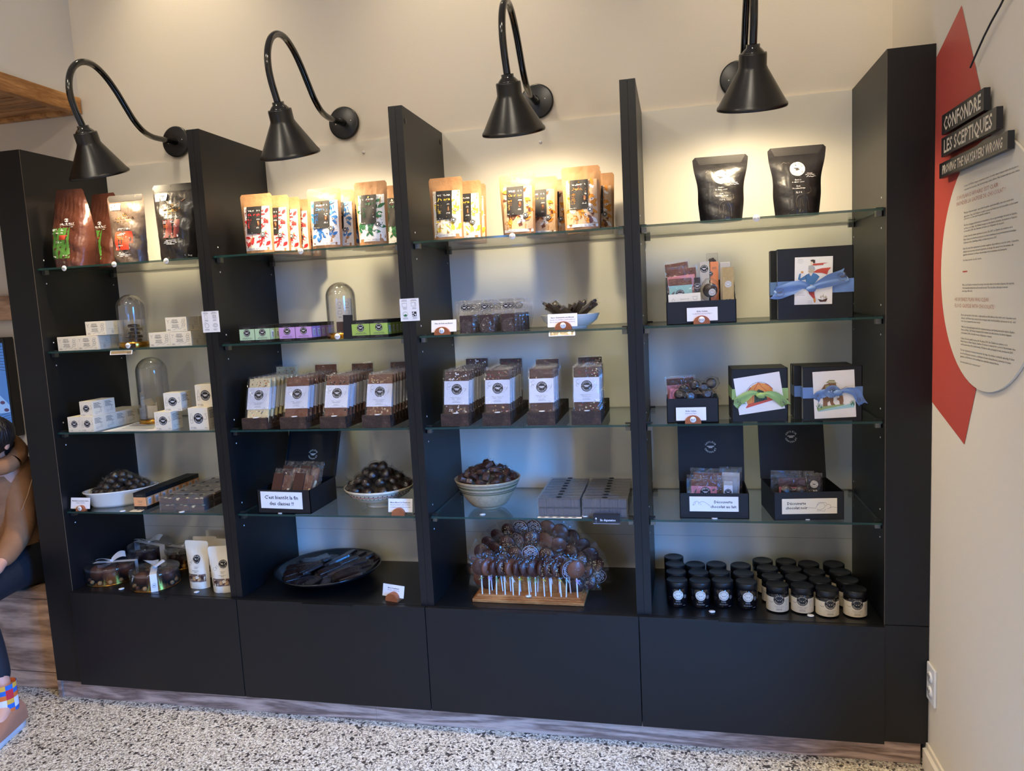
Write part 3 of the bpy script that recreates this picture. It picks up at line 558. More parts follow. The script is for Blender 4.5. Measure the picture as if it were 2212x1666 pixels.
def sweet(kind, r=.015, seed=0, wf=.75):
    s = MB()
    if kind == 'round': s.lathe([(0, -r * .55), (r * .8, -r * .55), (r, -r * .2), (r * .95, r * .25), (r * .6, r * .55), (0, r * .62)], 'choc_dark', 20)
    elif kind == 'cube': s.box(-r, r, -r * .62, r * .62, -r * .5, r * .5, 'choc')
    elif kind == 'finger': s.box(-r * 2.9, r * 2.9, -r * wf, r * wf, -r * .35, r * .35, 'choc_dark')
    o = s.build('wrapped_sweet', bev=.0015 if kind != 'round' else 0)
    if kind == 'finger':
        t = MB(); t.sheet(lambda a, b: ((a * 2 - 1) * r * 3.6, (b * 2 - 1) * r * (wf + .23), r * .5 * (1 - abs(a * 2 - 1) ** 6) + U(-.0011, .0011)), 12, 5, 'clear_film', True); t.sheet(lambda a, b: ((a * 2 - 1) * r * 3.6, (b * 2 - 1) * r * (wf + .23), -r * .5 * (1 - abs(a * 2 - 1) ** 6)), 8, 3, 'clear_film', False)
    else: t = wrapper_ball(r * 1.22, seed, True, 'clear_film', (1, .9, .72) if kind == 'cube' else (1, 1, .8))
    t.build('clear_wrapper', o); return o
def heap(protos, spots, label, cat, group, jit=.6, first=True):
    used = set()
    for i, (x, y, z, rx, ry, rz) in enumerate(spots):
        k = i % len(protos); o = protos[k]
        if k in used: o = dup(o)
        used.add(k); o.location = (x, y, z); o.rotation_euler = (rx, ry, rz); tag(o, label, cat, group)
# ---------------------------------------------------------------- price discs along the glass edges and flat on the shelves
for (u, v), j, nm, t in (((137.9, 579.8), 1, 'below the green-labelled brown bag', '$85'), ((246, 571.3), 1, 'below the gap between brown and grey bags', '$55'), ((358.5, 564), 1, 'below the black foil bag', '$58'), ((649, 542.7), 1, 'on the glass edge between red and blue kraft pouches', '21.95'), ((1106.4, 510.5), 1, 'on the glass edge below the caramel-coloured pouch', '$21.95'), ((1633.9, 471.2), 1, 'between the two black pouches', '$31.95'), ((276.6, 746.9), 2, 'beside the gold base of the macaron cloche', '$14.95'), ((729, 727), 2, 'in front of the gold cloche base in the second bay', '$14.95')):
    x, z = py(u, v, .0095); disc(x, .0115 if j == 1 else .0098, z, 'round white price disc ' + nm, t)
for (u, v), j, nm in (((262.5, 1272.6), 5, 'in front of the left ribboned round box'), ((424.7, 1279.7), 5, 'in front of the cream pouches'), ((1538, 1321.9), 5, 'in front of the dark jars'), ((1751, 1330.6), 5, 'in front of the cream-labelled jars'), ((1543.4, 1119.9), 4, 'in front of the milk chocolate box'), ((1743.3, 1122), 4, 'in front of the dark chocolate box'), ((606.8, 1108.6), 4, 'in front of the open box of bars'), ((1042.5, 1112.2), 4, 'in front of the stoneware bowl'), ((1264, 1115.6), 4, 'left of the black tasting tag'), ((392.7, 1106.6), 4, 'in front of the clear chocolate boxes'), ((264, 1105.4), 4, 'in front of the oval white dish')):
    x, y = pz(u, v, ZT[j]); disc(x, max(y, .022), ZT[j] + .0002, 'round white price disc lying ' + nm, '', True, U(-.3, .3))
# ================================================================ bay 1, top shelf: foil bags
def foil_bag(mt, w, h, d, seed, kind):
    s, fn = pouch(mt, w, h, d, seed=seed, wb=.84 if kind == 'brown' else .88, wt=.66 if kind == 'brown' else 1.0, bulge=.24 if kind == 'brown' else .02, sq=6 if kind == 'brown' else 3.2, rnd=.03, top=.12, crk=.0042, band='band_black' if kind != 'brown' else None, bandt=.91, nx=22, nz=30)
    o = s.build('foil_bag'); t = MB(); f0 = fn; K = 1.42; fn = lambda x, z, l: f0(x * K, h * .5 + (z - h * .5) * 1.0, l)
    p = Pr(t, fn); g = 'gold' if kind != 'brown' else 'paper'; w = w / K
    zl = (.55 if kind == 'brown' else .66 if kind == 'grey' else .66) * h
    p.arc(0, zl + .012, .0052, 0, 6.28, .0011, g, 2, 18); 
    for k in range(3): p.stroke([(-.003 + .003 * k, zl + .008), (.003 - .003 * k, zl + .016)], .0007, g, 2)
    p.text('CALLEBAUT', 0, zl, .0058, g, 2, w=.045 if kind != 'brown' else .040); p.rect(-.02, .02, zl - .0055, zl - .005, g, 2); p.lines(0, zl - .011, .055, 1, .004, g, 2, seed=seed)
    if kind == 'brown':
        a = (-.040, .006, .045, .45 * h); p.rect(-.038, .008, .11 * h, .50 * h, 'lab_green', 2, 8); p.rect(-.035, .005, .345 * h, .405 * h, 'lab_rust', 3, 5)
        p.text('EXTRA-BRUTE', -.024, .435 * h, .0036, 'paper', 3); p.lines(-.034, .485 * h, .036, 2, .004, 'paper', 3, al='l'); p.lines(-.034, .33 * h, .038, 2, .0042, 'paper', 3, al='l'); p.lines(-.034, .27 * h, .038, 5, .006, 'sig_ink', 3, al='l', th=.0009)
        p.text('1 kg', -.029, .14 * h, .0055, 'paper', 3, bold=True); p.text('2.2 lb', -.001, .145 * h, .0032, 'paper', 3); p.lines(-.01, .065 * h, .05, 2, .0035, 'grey_ink', 2)
    else:
        c, z1, z0 = ('lab_red', .46 * h, .19 * h) if kind == 'grey' else ('lab_wine', .53 * h, .29 * h)
        p.lines(0, z1 + .010, .042, 2, .0032, 'paper', 2); p.rect(-.021, .021, z0, z1, c, 2, 6); p.lines(-.019, z1 - .006, .036, 2, .0042, 'paper', 3, al='l', th=.002); p.lines(-.019, z1 - .017, .022, 3, .004, 'orange', 3, al='l'); p.lines(.006, z1 - .017, .012, 3, .003, 'paper', 3, al='l')
        p.lines(-.019, z0 + .014, .034, 1, .004, 'paper', 3, al='l', th=.0018); p.lines(-.019, z0 + .008, .012, 2, .004, 'paper', 3, al='l'); p.ell(.016, z0 + .006, .0022, .004, 'paper', 3, 12)
        p.lines(0, z0 - .008, .036, 4, .0042, 'paper', 2)
        p.rect(-.44 * w, -.13 * w, .79 * h, .885 * h, 'paper', 3, 4); p.arc(-.37 * w, .845 * h, .0036, 0, 6.28, .0007, 'ink', 4); p.stroke([(-.37 * w - .003, .838 * h), (-.37 * w - .005, .820 * h)], .0008, 'ink', 4); p.rect(-.31 * w, -.15 * w, .85 * h, .862 * h, 'ink', 4); p.lines(-.24 * w, .835 * h, .018, 3, .004, 'grey_ink', 4)
        p.stroke([(-.42 * w, .58 * h), (-.22 * w, .66 * h), (.05 * w, .70 * h), (.28 * w, .80 * h)], .0016, 'choc_milk', 2)
        if kind == 'black': p.text('1 kg', .34 * w, .055 * h, .0050, 'paper', 3)
    t.build('printed_label', o); return o
zs = ZT[1]
b1 = foil_bag('foil_brown', .150, .260, .105, 1, 'brown'); b1.location = (.103, .078, zs); b1.rotation_euler = (0, 0, .10); tag(b1, 'brown foil bag with a green label at the left end of the top shelf', 'bag', 'foil bags of chocolate')
b2 = dup(b1, (.128, .200, zs), (0, 0, -.05), 'brown foil bag half hidden behind the green-labelled one', 'foil bags of chocolate')
b3 = foil_bag('foil_grey', .132, .222, .075, 2, 'grey'); b3.location = (.322, .070, zs); b3.rotation_euler = (0, 0, .06); tag(b3, 'grey-brown foil bag with an orange-red label and black top band', 'bag', 'foil bags of chocolate')
b4 = foil_bag('foil_black', .150, .245, .080, 3, 'black'); b4.location = (.492, .085, zs); b4.rotation_euler = (0, 0, .02); tag(b4, 'black foil bag with a wine-red label against the first divider', 'bag', 'foil bags of chocolate')
dup(b3, (.400, .215, zs), (0, 0, .02), 'grey foil bag hidden behind the two front foil bags', 'foil bags of chocolate')
# ================================================================ kraft pouches, bays 2 and 3
KG = 'kraft pouches on the top shelves'
def row(word, pc, col, bg, uv0, uv1, name, back, h=.187, w=.106, seed=0, yaw=0):
    o = kraft_bag(word, pc, col, bg, h, w, seed); set_bag(o, uv0, uv1, zs, 'front kraft pouch with ' + name, KG, yaw=yaw)
    for i, (dx, dy, a) in enumerate(back):
        q = dup(o, (o.location.x + dx, o.location.y + dy, zs), (0, 0, yaw + a), 'kraft pouch with %s, %s behind the front one' % (name, ('first', 'second', 'third', 'fourth')[i]), KG)
    return o
row('Guanaja', '70', 'red', 'pinkp', (522.7, 550.5), (585, 546), 'red leaf label', [(.026, .058, -.0), (.034, .115, .0), (.038, .172, 0), (.045, .228, 0)], seed=1, yaw=.08)
row('Caraibe', '66', 'blue', 'paper', (672.9, 539), (727.6, 535), 'blue leaf label', [(.020, .058, .0), (.075, .120, -.04), (.09, .19, 0)], seed=2, w=.112, h=.184)
row('Manjari', '64', 'green', 'paper', (771.3, 530.6), (832, 528.2), 'green leaf label', [(.036, .10, .03), (.046, .20, 0)], seed=3, w=.106, h=.190)
row('Jivara', '40', 'yellow', 'cream', (934.5, 520), (994, 518.8), 'yellow leaf label', [(.034, .09, .0), (.030, .16, .05)], seed=4, yaw=.05, w=.104, h=.186)
row('Caramelia', '36', 'amber', 'tan_p', (1083.3, 511), (1153.9, 506.3), 'brown leaf label and orange script', [(.050, .10, .0), (.078, .17, 0)], seed=5, w=.108, h=.180)
row('Dulcey', '35', 'amber', 'tan_p', (1212.6, 500.4), (1300.8, 495.7), 'tan leaf label and golden script', [(-.004, .075, .0), (.028, .15, 0)], seed=6, w=.112, h=.182)
# ================================================================ bay 4, top shelf: black pouches
def black_pouch(w, h, seed):
    s, fn = pouch('matte_black_bag', w, h, .07, seed=seed, wb=.74, wt=1.0, top=.20, crk=.0022, band='band_black', bandt=.88, pinch=.06, nx=20, nz=28); o = s.build('black_pouch'); t = MB(); p = Pr(t, fn)
    p.logo(0, .675 * h, .0195, 'sig_white', 'ink', 2)
    for i, (tx, hh) in enumerate((('Pastilles', .0034), ('de chocolat noir', .0034), ('', 0), ('Dark', .0034), ('Chocolate Drops', .0034), ('', 0), ('72.5 %', .0042))):
        if tx: p.text(tx, 0, .515 * h - i * .0058, hh, 'paper', 2)
    p.text('Collection', .030, .60 * h, .0024, 'paper', 2); p.text('Mer et montagnes', .032, .58 * h, .0024, 'paper', 2); p.stroke([(.022, .545 * h), (.026, .565 * h), (.028, .545 * h), (.032, .555 * h), (.036, .545 * h), (.044, .558 * h), (.047, .55 * h)], .0009, 'paper', 2)
    p.stroke([(-.03, .02 * h), (-.018, .08 * h), (-.006, .12 * h), (-.008, .22 * h), (-.002, .28 * h), (.008, .30 * h), (.024, .31 * h), (.032, .34 * h), (.030, .40 * h)], .0009, 'grey_ink', 2)
    p.stroke([(.0, .05 * h), (.004, .16 * h), (.002, .24 * h), (.006, .25 * h), (.010, .14 * h), (.008, .04 * h)], .0009, 'grey_ink', 2); p.stroke([(.018, .27 * h), (.024, .20 * h), (.024, .06 * h)], .0008, 'grey_ink', 2)
    p.stroke([(-.040, .76 * h), (-.034, .79 * h), (-.028, .77 * h), (-.022, .78 * h), (-.016, .76 * h)], .0008, 'grey_ink', 2); p.rect(-.026, .020, .010 * h, .020 * h, 'paper', 2, 2)
    t.build('printed_label', o); return o
for (a, b, tl, tr, nm, yw) in (((1520.4, 475.3), (1597.3, 472.9), (1494.3, 343), (1616.8, 331.3), 'smaller, lower of the two matte black pouches, on the left', .05), ((1680.3, 465.5), (1760.9, 460.7), (1656.4, 324.7), (1785.3, 308.8), 'larger matte black pouch, right of the two', .04)):
    y0 = .075; x0, x1 = py(*tl, y0 + .02)[0], py(*tr, y0 + .02)[0]; h = (py(*tl, y0 + .02)[1] + py(*tr, y0 + .02)[1]) / 2 - zs
    o = black_pouch(x1 - x0, h, int(h * 1000)); o.location = ((x0 + x1) / 2 - .0, y0 + .02, zs); o.rotation_euler = (0, 0, yw); tag(o, nm, 'bag', 'matte black pouches')
# ================================================================ boxes
def print_box(w, d, h, mt, front=None, side=None, top=None, name='carton'):
    """box standing on z=0, front face at y=0, centred in x"""
    s = MB().box(-w / 2, w / 2, 0, d, 0, h, mt)
    if front: front(Pr(s, plane_fn(0)))
    if side: side(Pr(s, side_fn(w / 2)))
    if top: top(Pr(s, top_fn(h)))
    return s.build(name)
zs = ZT[2]
CW, CD, CH = .0790, .062, .0465
def mac_front(p):
    w, h = CW, CH; f0 = p.fn; p.fn = lambda x, z, l: f0(x * 1.25, z * 1.15, l)
    for k in range(3): p.stroke([(-.024, .030), (-.024 + .005 * math.cos(2.1 * k + .5), .030 + .006 * math.sin(2.1 * k + .5))], .0006, 'grey_ink')
    p.lines(-.004, .033, .024, 3, .0036, 'grey_ink'); p.text('Macarons', -.003, .0245, .0024, 'ink', 1); p.lines(-.003, .0185, .028, 3, .0034, 'grey_ink', seed=3)
    for i in range(4): p.arc(.0215 + (-.001 if i % 2 else .001), .031 - i * .0055, .0045, 0, 6.28, .0006, 'grey_ink', 1, 14, rz=.0028)
    p.lines(-.027, .006, .012, 2, .0024, 'grey_ink', al='l'); p.text('150 g', .025, .0045, .0024, 'ink', 1); p.stroke([(-.01, .004), (0, .009), (.01, .006), (.017, .011)], .0005, 'grey_ink')
def mac_side(p):
    p.arc(.030, .012, .0045, 0, 6.28, .0006, 'grey_ink', 1, 14)
    for i in range(3): p.stroke([(.025, .005 + i * .004), (.035, .005 + i * .004)], .0006, 'grey_ink')
    p.arc(.044, .031, .005, 2, 6, .0006, 'grey_ink', 1, 10); p.stroke([(.01, .02), (.03, .019), (.055, .021)], .0004, 'grey_ink')
mc = print_box(CW, CD, CH, 'cream', mac_front, mac_side, None, 'macaron_box')
MG = 'cream macaron boxes on the second shelf'
def lay(o, x, y, z, lab, g, rot=0, used=[]):
    q = o if o.name not in used else dup(o)
    used.append(o.name); q.location = (x, y, z); q.rotation_euler = (0, 0, rot); tag(q, lab, q.get('category') or 'box', g); return q
yb = .040
xa = py(126.4, 758.8, yb)[0] + CW / 2
mc['category'] = 'box'
for r in range(3):
    for c in range(2): lay(mc, xa + c * (CW + .0008), yb + r * (CD + .0015), zs, 'cream macaron box, bottom layer left of the cloche, %s column, %s from the front' % (('left', 'right')[c], ('first', 'second', 'third')[r]), MG)
xb_ = py(208, 722, yb + .004)[0]
for r in range(3): lay(mc, xb_ , yb + .004 + r * (CD + .004), zs + CH + .0008, 'cream macaron box on top of the left pile, %s from the front' % ('first', 'second', 'third')[r], MG)
xc = py(318.7, 751.7, yb)[0] + CW / 2
for r in range(3):
    for c in range(2): lay(mc, xc + c * (CW + .0008), yb + .012 + r * (CD + .0015), zs, 'cream macaron box, bottom layer right of the cloche, %s column, %s from the front' % (('left', 'right')[c], ('first', 'second', 'third')[r]), MG)
for r in range(2): lay(mc, xc + .068, yb + .012 + r * (CD + .002), zs + CH + .0008, 'cream macaron box topmost of the right pile, %s from the front' % ('first', 'second')[r], MG)
# ---- cloches
def cloche(x, y, z, r, h, lab):
    o = thing('glass_cloche', lab, 'cloche', (x, y, z), group='glass cloches on gold bases')
    MB().lathe([(0, 0), (r * 1.04, 0), (r * 1.06, .003), (r * 1.06, .015), (r * 1.03, .018), (0, .018)], 'gold', 48).build('gold_base', o)
    s = MB(); pr = [(r, .0186)] + [(r, .02 + (h - r - .02) * t / 5) for t in range(6)] + [(r * math.cos(a), h - r + r * math.sin(a)) for a in (math.pi / 2 * k / 10 for k in range(1, 11))]
    s.lathe(pr, 'dome_glass', 56); s.lathe([(a * (1 - .0022 / r), b - .0006) for a, b in pr], 'dome_glass', 56); s.lathe([(r * .978, .019), (r * 1.004, .019), (r * 1.004, .0215), (r * .978, .0215)], 'clear_box', 56); s.build('glass_dome', o); return o
x0, _ = py(290.6, 752, .105); cloche(x0, .105, zs, .0440, py(288.5, 635.6, .105)[1] - zs, 'glass cloche over dark macarons between the cream macaron boxes')
for i in range(5):
    o = MB().lathe([(0, 0), (.017, 0), (.0195, .003), (.0195, .0055), (.017, .0095), (0, .0110)], 'choc_dark' if i else 'choc', 26).build('macaron'); o.location = (x0 + .014 + (.004 if i % 2 else -.004) * (i > 0), .100, zs + .019 + i * .0122)
    tag(o, '%s macaron of the stack inside the left cloche' % ('bottom', 'second', 'third', 'fourth', 'top')[i], 'macaron', 'dark macarons under the cloche')
for i in range(2):
    o = MB().lathe([(0, 0), (.017, 0), (.0195, .003), (.0195, .0055), (.017, .0095), (0, .0110)], 'choc_dark', 26).build('macaron'); o.location = (x0 - .022, .105, zs + .019 + i * .0122); tag(o, '%s dark macaron of the short stack at the left inside the cloche' % ('lower', 'upper')[i], 'macaron', 'dark macarons under the cloche')
s = MB().box(-.016, .016, 0, .012, 0, .014, 'walnut'); p = Pr(s, plane_fn(0)); p.text('AUX NOIX', 0, .010, .003, 'paper', 1); o = s.build('name_block', bev=.001); xx, _ = py(278, 742, .022); o.location = (xx, .022, zs); tag(o, 'small dark name block in front of the left cloche', 'sign')
def edge_tag(ul, vl, ur, vb, lab, face='foil'):
    x0_, z1_ = py(ul, vl, .009); x1_, _ = py(ur, vl, .009); _, z0_ = py(ul, vb, .009)
    s = MB(); w_ = x1_ - x0_; s.box(0, w_, 0, .0008, 0, z1_ - z0_, 'paper'); s.box(.003, w_ - .003, -.0003, 0, .002, z1_ - z0_ - .003, 'tag_highlight'); s.box(0, w_, 0, .02, z1_ - z0_, z1_ - z0_ + .0008, 'clear_box')  # golden sheet paints the warm highlights of the clear acrylic
    o = s.build('label_holder'); o.location = (x0_, .009, z0_); o.rotation_euler = (-.35, 0, 0); tag(o, lab, 'label holder')
mat('tag_highlight', (235, 214, 170), .12, metal=.7, bump=.25, bscale=60)
edge_tag(236, 757, 284, 767, 'shiny label holder hanging under the shelf edge below the left cloche')
edge_tag(1185, 715, 1242, 727, 'shiny label holder hanging under the shelf edge below the white bowl')
# ---- information cards on the dividers
def info_card(c, lab, kind):
    (xa_, za), (xb2, zb) = py(*c[0], -.002), py(*c[1], -.002); (xd, zd), (xc2, zc2) = py(*c[3], -.002), py(*c[2], -.002)
    w_, h_ = .0595, .0665; s = MB().box(-w_ / 2, w_ / 2, -.0018, 0, -h_ / 2, h_ / 2, 'paper'); p = Pr(s, plane_fn(-.0018))
    p.lines(-.015, .029, .022, 2, .0030, 'ink'); p.lines(.014, .029, .022, 2, .0030, 'ink', seed=4)
    if kind == 0:
        p.stroke([(-.02, .022), (-.011, .022), (-.010, .010), (-.019, .010), (-.02, .022)], .0006, 'grey_ink'); p.stroke([(.008, .022), (.02, .021), (.022, .009), (.010, .010), (.008, .022)], .0007, 'grey_ink'); [p.stroke([(.010,   .020 - i * .002), (.020, .019 - i * .002)], .0005, 'ink') for i in range(5)]
        p.arc(-.014, -.012, .007, 0, 6.28, .0008, 'grey_ink'); p.arc(-.019, -.006, .004, 0, 4, .0006, 'grey_ink'); p.arc(.016, -.012, .008, 0, 6.28, .001, 'grey_ink', rz=.006); [p.ell(.016 + .004 * math.cos(i), -.012 + .003 * math.sin(i * 1.0), .001, .001, 'ink', n=8) for i in range(6)]
    else:
        p.stroke([(-.022, .020), (-.008, .020), (-.008, .009), (-.022, .009), (-.022, .020)], .0008, 'grey_ink'); p.stroke([(.006, .021), (.020, .021), (.021, .010), (.006, .010), (.006, .021)], .0008, 'grey_ink'); p.rect(.0175, .0185, .012, .020, 'grey_ink')
        p.arc(-.014, -.013, .0075, 0, 6.28, .0008, 'green'); p.poly([(-.020, -.016), (-.014, -.012), (-.008, -.015), (-.011, -.019), (-.017, -.019)], 'green'); p.rect(.007, .021, -.020, -.006, 'ink'); p.leaf(.011, -.010, .004, .002, 1, 'paper', 2); p.leaf(.017, -.015, .004, .002, 2.2, 'paper', 2); p.leaf(.010, -.017, .003, .0015, .4, 'paper', 2)
    for x in (-.014, .015):
        p.lines(x, .0055, .018, 2, .0028, 'grey_ink', seed=int(x * 999)); p.lines(x, -.0235, .018, 2, .0028, 'grey_ink', seed=int(x * 777))
    o = s.build('information_card'); o.location = ((xa_ + xb2 + xc2 + xd) / 4, -.0006, (za + zb + zd + zc2) / 4); o.rotation_euler = (0, .0, 0); tag(o, lab, 'card')
info_card([(433.2, 674.5), (472, 672.4), (477.5, 715.6), (438, 718.4)], 'square white information card on the first divider from the left', 0)
info_card([(861.4, 648.4), (904.7, 645), (908, 691), (865.5, 692.9)], 'square white information card with green circle on the second divider', 1)
# ================================================================ bay 1, third shelf: cube boxes
zs = ZT[3]
def cube_front(q):
    def f(p):
        w = q; p.logo(.0, w * .52, w * .24, 'ink', 'paper'); p.stroke([(-w * .40, w * .3), (-w * .40, w * .62), (-w * .34, w * .78), (-w * .30, w * .62), (-w * .30, w * .3), (-w * .40, w * .3)], w * .012, 'grey_ink'); p.stroke([(-w * .40, w * .46), (-w * .30, w * .46)], w * .012, 'grey_ink')
        p.arc(w * .34, w * .56, w * .09, 3, 7.5, w * .012, 'grey_ink'); p.stroke([(w * .36, w * .66), (w * .42, w * .76), (w * .32, w * .70)], w * .012, 'grey_ink'); p.text('27' if w > .055 else '12' if w > .045 else '6', -w * .38, w * .10, w * .07, 'ink'); p.lines(-w * .30, w * .115, w * .22, 2, w * .05, 'grey_ink', al='l'); p.text('270 g', w * .36, w * .09, w * .05, 'ink')
    return f
def cube_side(q):
    def f(p):
        w = q; p.lines(w * .12, w * .86, w * .70, 7, w * .055, 'grey_ink', al='l', th=w * .026); p.arc(w * .3, w * .2, w * .07, 1, 6, w * .012, 'grey_ink'); p.stroke([(w * .36, w * .2), (w * .48, w * .24), (w * .58, w * .2)], w * .012, 'grey_ink'); p.arc(w * .68, w * .27, w * .10, 0, 6.28, w * .012, 'grey_ink', rz=w * .06); p.stroke([(w * .68, w * .52), (w * .62, w * .36), (w * .74, w * .36), (w * .68, w * .52)], w * .012, 'grey_ink')
    return f
q1 = .0510
c6 = print_box(q1, q1, q1, 'cream', cube_front(q1), cube_side(q1), None, 'cube_box'); c6['category'] = 'box'
QG = 'small cream cube boxes on the third shelf'
x6, y6 = pz(149.1, 934.8, zs); y6 = max(y6, .022)
x6 = py(149.1, 934.8, y6)[0] + q1 / 2
NM = ('first', 'second', 'third', 'fourth', 'fifth', 'sixth', 'seventh', 'eighth', 'ninth', 'tenth')
for c in range(2):
    for r in range(5): lay(c6, x6 + c * (q1 + .0006), y6 + r * (q1 + .0006), zs, 'small cream cube box in the %s bottom column, %s from the front' % (('left', 'right')[c], NM[r]), QG)
xk = py(173.5, 893, y6 + .006)[0] + q1 / 2
for r in range(2): lay(c6, xk, y6 + .006 + r * (q1 + .0006), zs + q1 + .0006, 'small cream cube box in the upper layer, %s from the front' % NM[r], QG)
def cube_at(q, ul, vl, y, z, lab, rot=0, open_=False):
    o = print_box(q, q * (1 if not open_ else 1), q, 'cream', cube_front(q), cube_side(q), None, 'cube_box'); o.location = (py(ul, vl, y)[0] + q / 2, y, z); o.rotation_euler = (0, 0, rot); return tag(o, lab, 'box', 'larger cream cube boxes')
cube_at(.061, 337.1, 930, .030, zs, 'medium cream cube box left of the biggest ones, on the glass', .05); cube_at(.061, 356.5, 878, .045, zs + .0615, 'medium cream cube box topmost, beside the divider side pile', .12)
cube_at(.073, 409.9, 930.5, .028, zs, 'big cream cube box on the glass against the first divider'); cube_at(.073, 423.5, 867.9, .045, zs + .0735, 'big cream cube box topmost against the first divider')
xo, yo = .315, .13
s = MB(); w_ = .045
for a in ((-w_ / 2, w_ / 2, 0, .001), (-w_ / 2, w_ / 2, w_, w_ + .001)): s.box(a[0], a[1], a[2], a[3], 0, w_, 'cream')
for a in (-w_ / 2, w_ / 2 - .001): s.box(a, a + .001, 0, w_, 0, w_, 'cream')
s.box(-w_ / 2, w_ / 2, 0, w_, 0, .001, 'cream'); s.add([(-w_ / 2, 0, w_), (-w_ / 2, w_, w_), (-w_ / 2 - .014, w_, w_ + .022), (-w_ / 2 - .014, 0, w_ + .022)], [(0, 1, 2, 3)], 'cream'); s.add([(w_ / 2, 0, w_), (w_ / 2, w_, w_), (w_ / 2 - .004, w_, w_ + .03), (w_ / 2 - .004, 0, w_ + .03)], [(0, 1, 2, 3)], 'cream'); s.add([(-w_ / 2, w_, w_), (w_ / 2, w_, w_), (w_ / 2, w_ + .02, w_ + .02), (-w_ / 2, w_ + .02, w_ + .02)], [(0, 1, 2, 3)], 'cream')
x2, _ = py(343, 916, .21); cloche(x2, .20, zs, .052, py(342.5, 770.7, .20)[1] - zs, 'taller glass cloche behind the cube boxes on the third shelf of the leftmost bay')
o = s.build('open_carton'); o.location = (x2 + .004, .180, zs + .0185); tag(o, 'open cream carton with raised flaps inside the taller cloche', 'box')
a_, b_, c_, d_ = pz(214, 934.5, zs), pz(331, 933, zs), pz(334, 922, zs), pz(285, 917, zs)
for i in range(4):
    s = MB(); s.add([(a_[0] + i * .012, max(a_[1], .016) + i * .004, zs + .0003 + i * .0006), (b_[0] + i * .002, max(b_[1], .016) + i * .002, zs + .0003 + i * .0006), (c_[0] + .001 * i, c_[1] + i * .01, zs + .0003 + i * .0006), (d_[0] - i * .002, d_[1] + i * .012, zs + .0003 + i * .0006)], [(0, 1, 2, 3)], 'paper')
    v = s.v[:]; s.add([(p[0], p[1], p[2] + .0004) for p in v], [(0, 1, 2, 3)], 'paper')
    P0, P1, P2, P3 = [Vector(q) for q in v]
    for t in (.2, .35, .5, .65, .8):
        A = P0.lerp(P3, t); Bv = P1.lerp(P2, t); A2 = A.lerp(Bv, .08); B2 = A.lerp(Bv, .85); d = (P3 - P0) * .04; u_ = Vector((0, 0, .0006)); s.add([A2 + u_, B2 + u_, B2 + d + u_, A2 + d + u_], [(0, 1, 2, 3)], 'grey_ink')
    tag(s.build('leaflet'), '%s white leaflet of the flat sheaf between the cube box piles' % ('bottom', 'second', 'third', 'top')[i], 'leaflet', 'white leaflets')
# ================================================================ bay 1, fourth shelf
zs = ZT[4]
def oval_dish(x, y, z, a, b, h, rot, lab):
    o = MB().lathe([(0, .0), (.80, 0), (.86, .15 * h), (.98, .85 * h), (1.04, .93 * h), (1.05, h), (1.0, h), (.95, .9 * h), (.82, .12 * h), (0, .10 * h)], 'ceramic', 56, sx=a, sy=b).build('oval_dish')
    o.location = (x, y, z); o.rotation_euler = (0, 0, rot); return tag(o, lab, 'dish')
xd, yd = pz(243, 1091, zs); ox, oy = xd + .016, .130
oval_dish(ox, oy, zs, .117, .070, .056, .62, 'oval white ceramic dish heaped with wrapped dark sweets')
pr = [sweet('round', .0165, i) for i in range(4)]
sp = []
for (lv, n, k) in ((0, 13, .80), (1, 9, .58), (2, 6, .36), (3, 3, .16)):
    for i in range(n):
        a = 2 * math.pi * i / n + lv * .4; px_, py_ =   .100 * k * math.cos(a), .056 * k * math.sin(a); c, q = math.cos(.62), math.sin(.62)
        hz = .052 + lv * .017 + max(0, px_) * .14
        sp.append((ox + px_ * c - py_ * q, oy + px_ * q + py_ * c, zs + hz, U(-.6, .6), U(-.6, .6), U(0, 6)))
heap(pr, sp, 'cellophane-wrapped round dark sweet heaped in the oval white dish', 'sweet', 'wrapped sweets in the oval dish')
x_, z_ = py(176, 1104, .022); card_holder(x_, .016, zs, .078, .038, ['Mendiants au caramel, cerises,', 'oranges et amandes'], 'white card beside the oval dish at the left end', '$4', yaw=.0, cx=-.006)
def dance_box(w, d, h, body, sid, name='small_box', cap=.26):
    s = MB().box(-w / 2, w / 2, 0, d, 0, h, 'black_card'); p = Pr(s, plane_fn(0)); p.rect(-w / 2 + .0004, w / 2 - .0004, h * cap * .8, h * (1 - cap), body); 
    p.lines(0, h * .88, w * .7, 2, h * .055, 'grey_ink', 2); p.lines(0, h * .12, w * .6, 2, h * .05, 'grey_ink', 2)
    q = Pr(s, side_fn(w / 2)); q.rect(.0004, d - .0004, h * cap * .8, h * (1 - cap), body); q.rect(d * .28, d * .72, h * .28, h * .66, 'paper', 2)
    for i in range(7): q.rect(d * .34, d * .66, h * (.31 + i * .045), h * (.33 + i * .045), 'ink', 3)
    return s, p
s, p = dance_box(.050, .034, .0580, 'label_peach', 0); p.text('ZINC DE', 0, .0300, .0030, 'grey_ink', 2); p.text('CARAMEL', 0, .0260, .0028, 'grey_ink', 2); p.lines(0, .0175, .022, 1, .003, 'grey_ink', 2)
o = s.build('orange_box'); o['category'] = 'box'; xo1, yo1 = pz(288, 1096, zs); xo1 = py(304, 1097, .045)[0]
for r in range(8): lay(o, xo1 + r * .0, .045 + r * .0362, zs, 'black and orange box, %s in the row running back' % NM[r], 'row of black and orange boxes', 0)
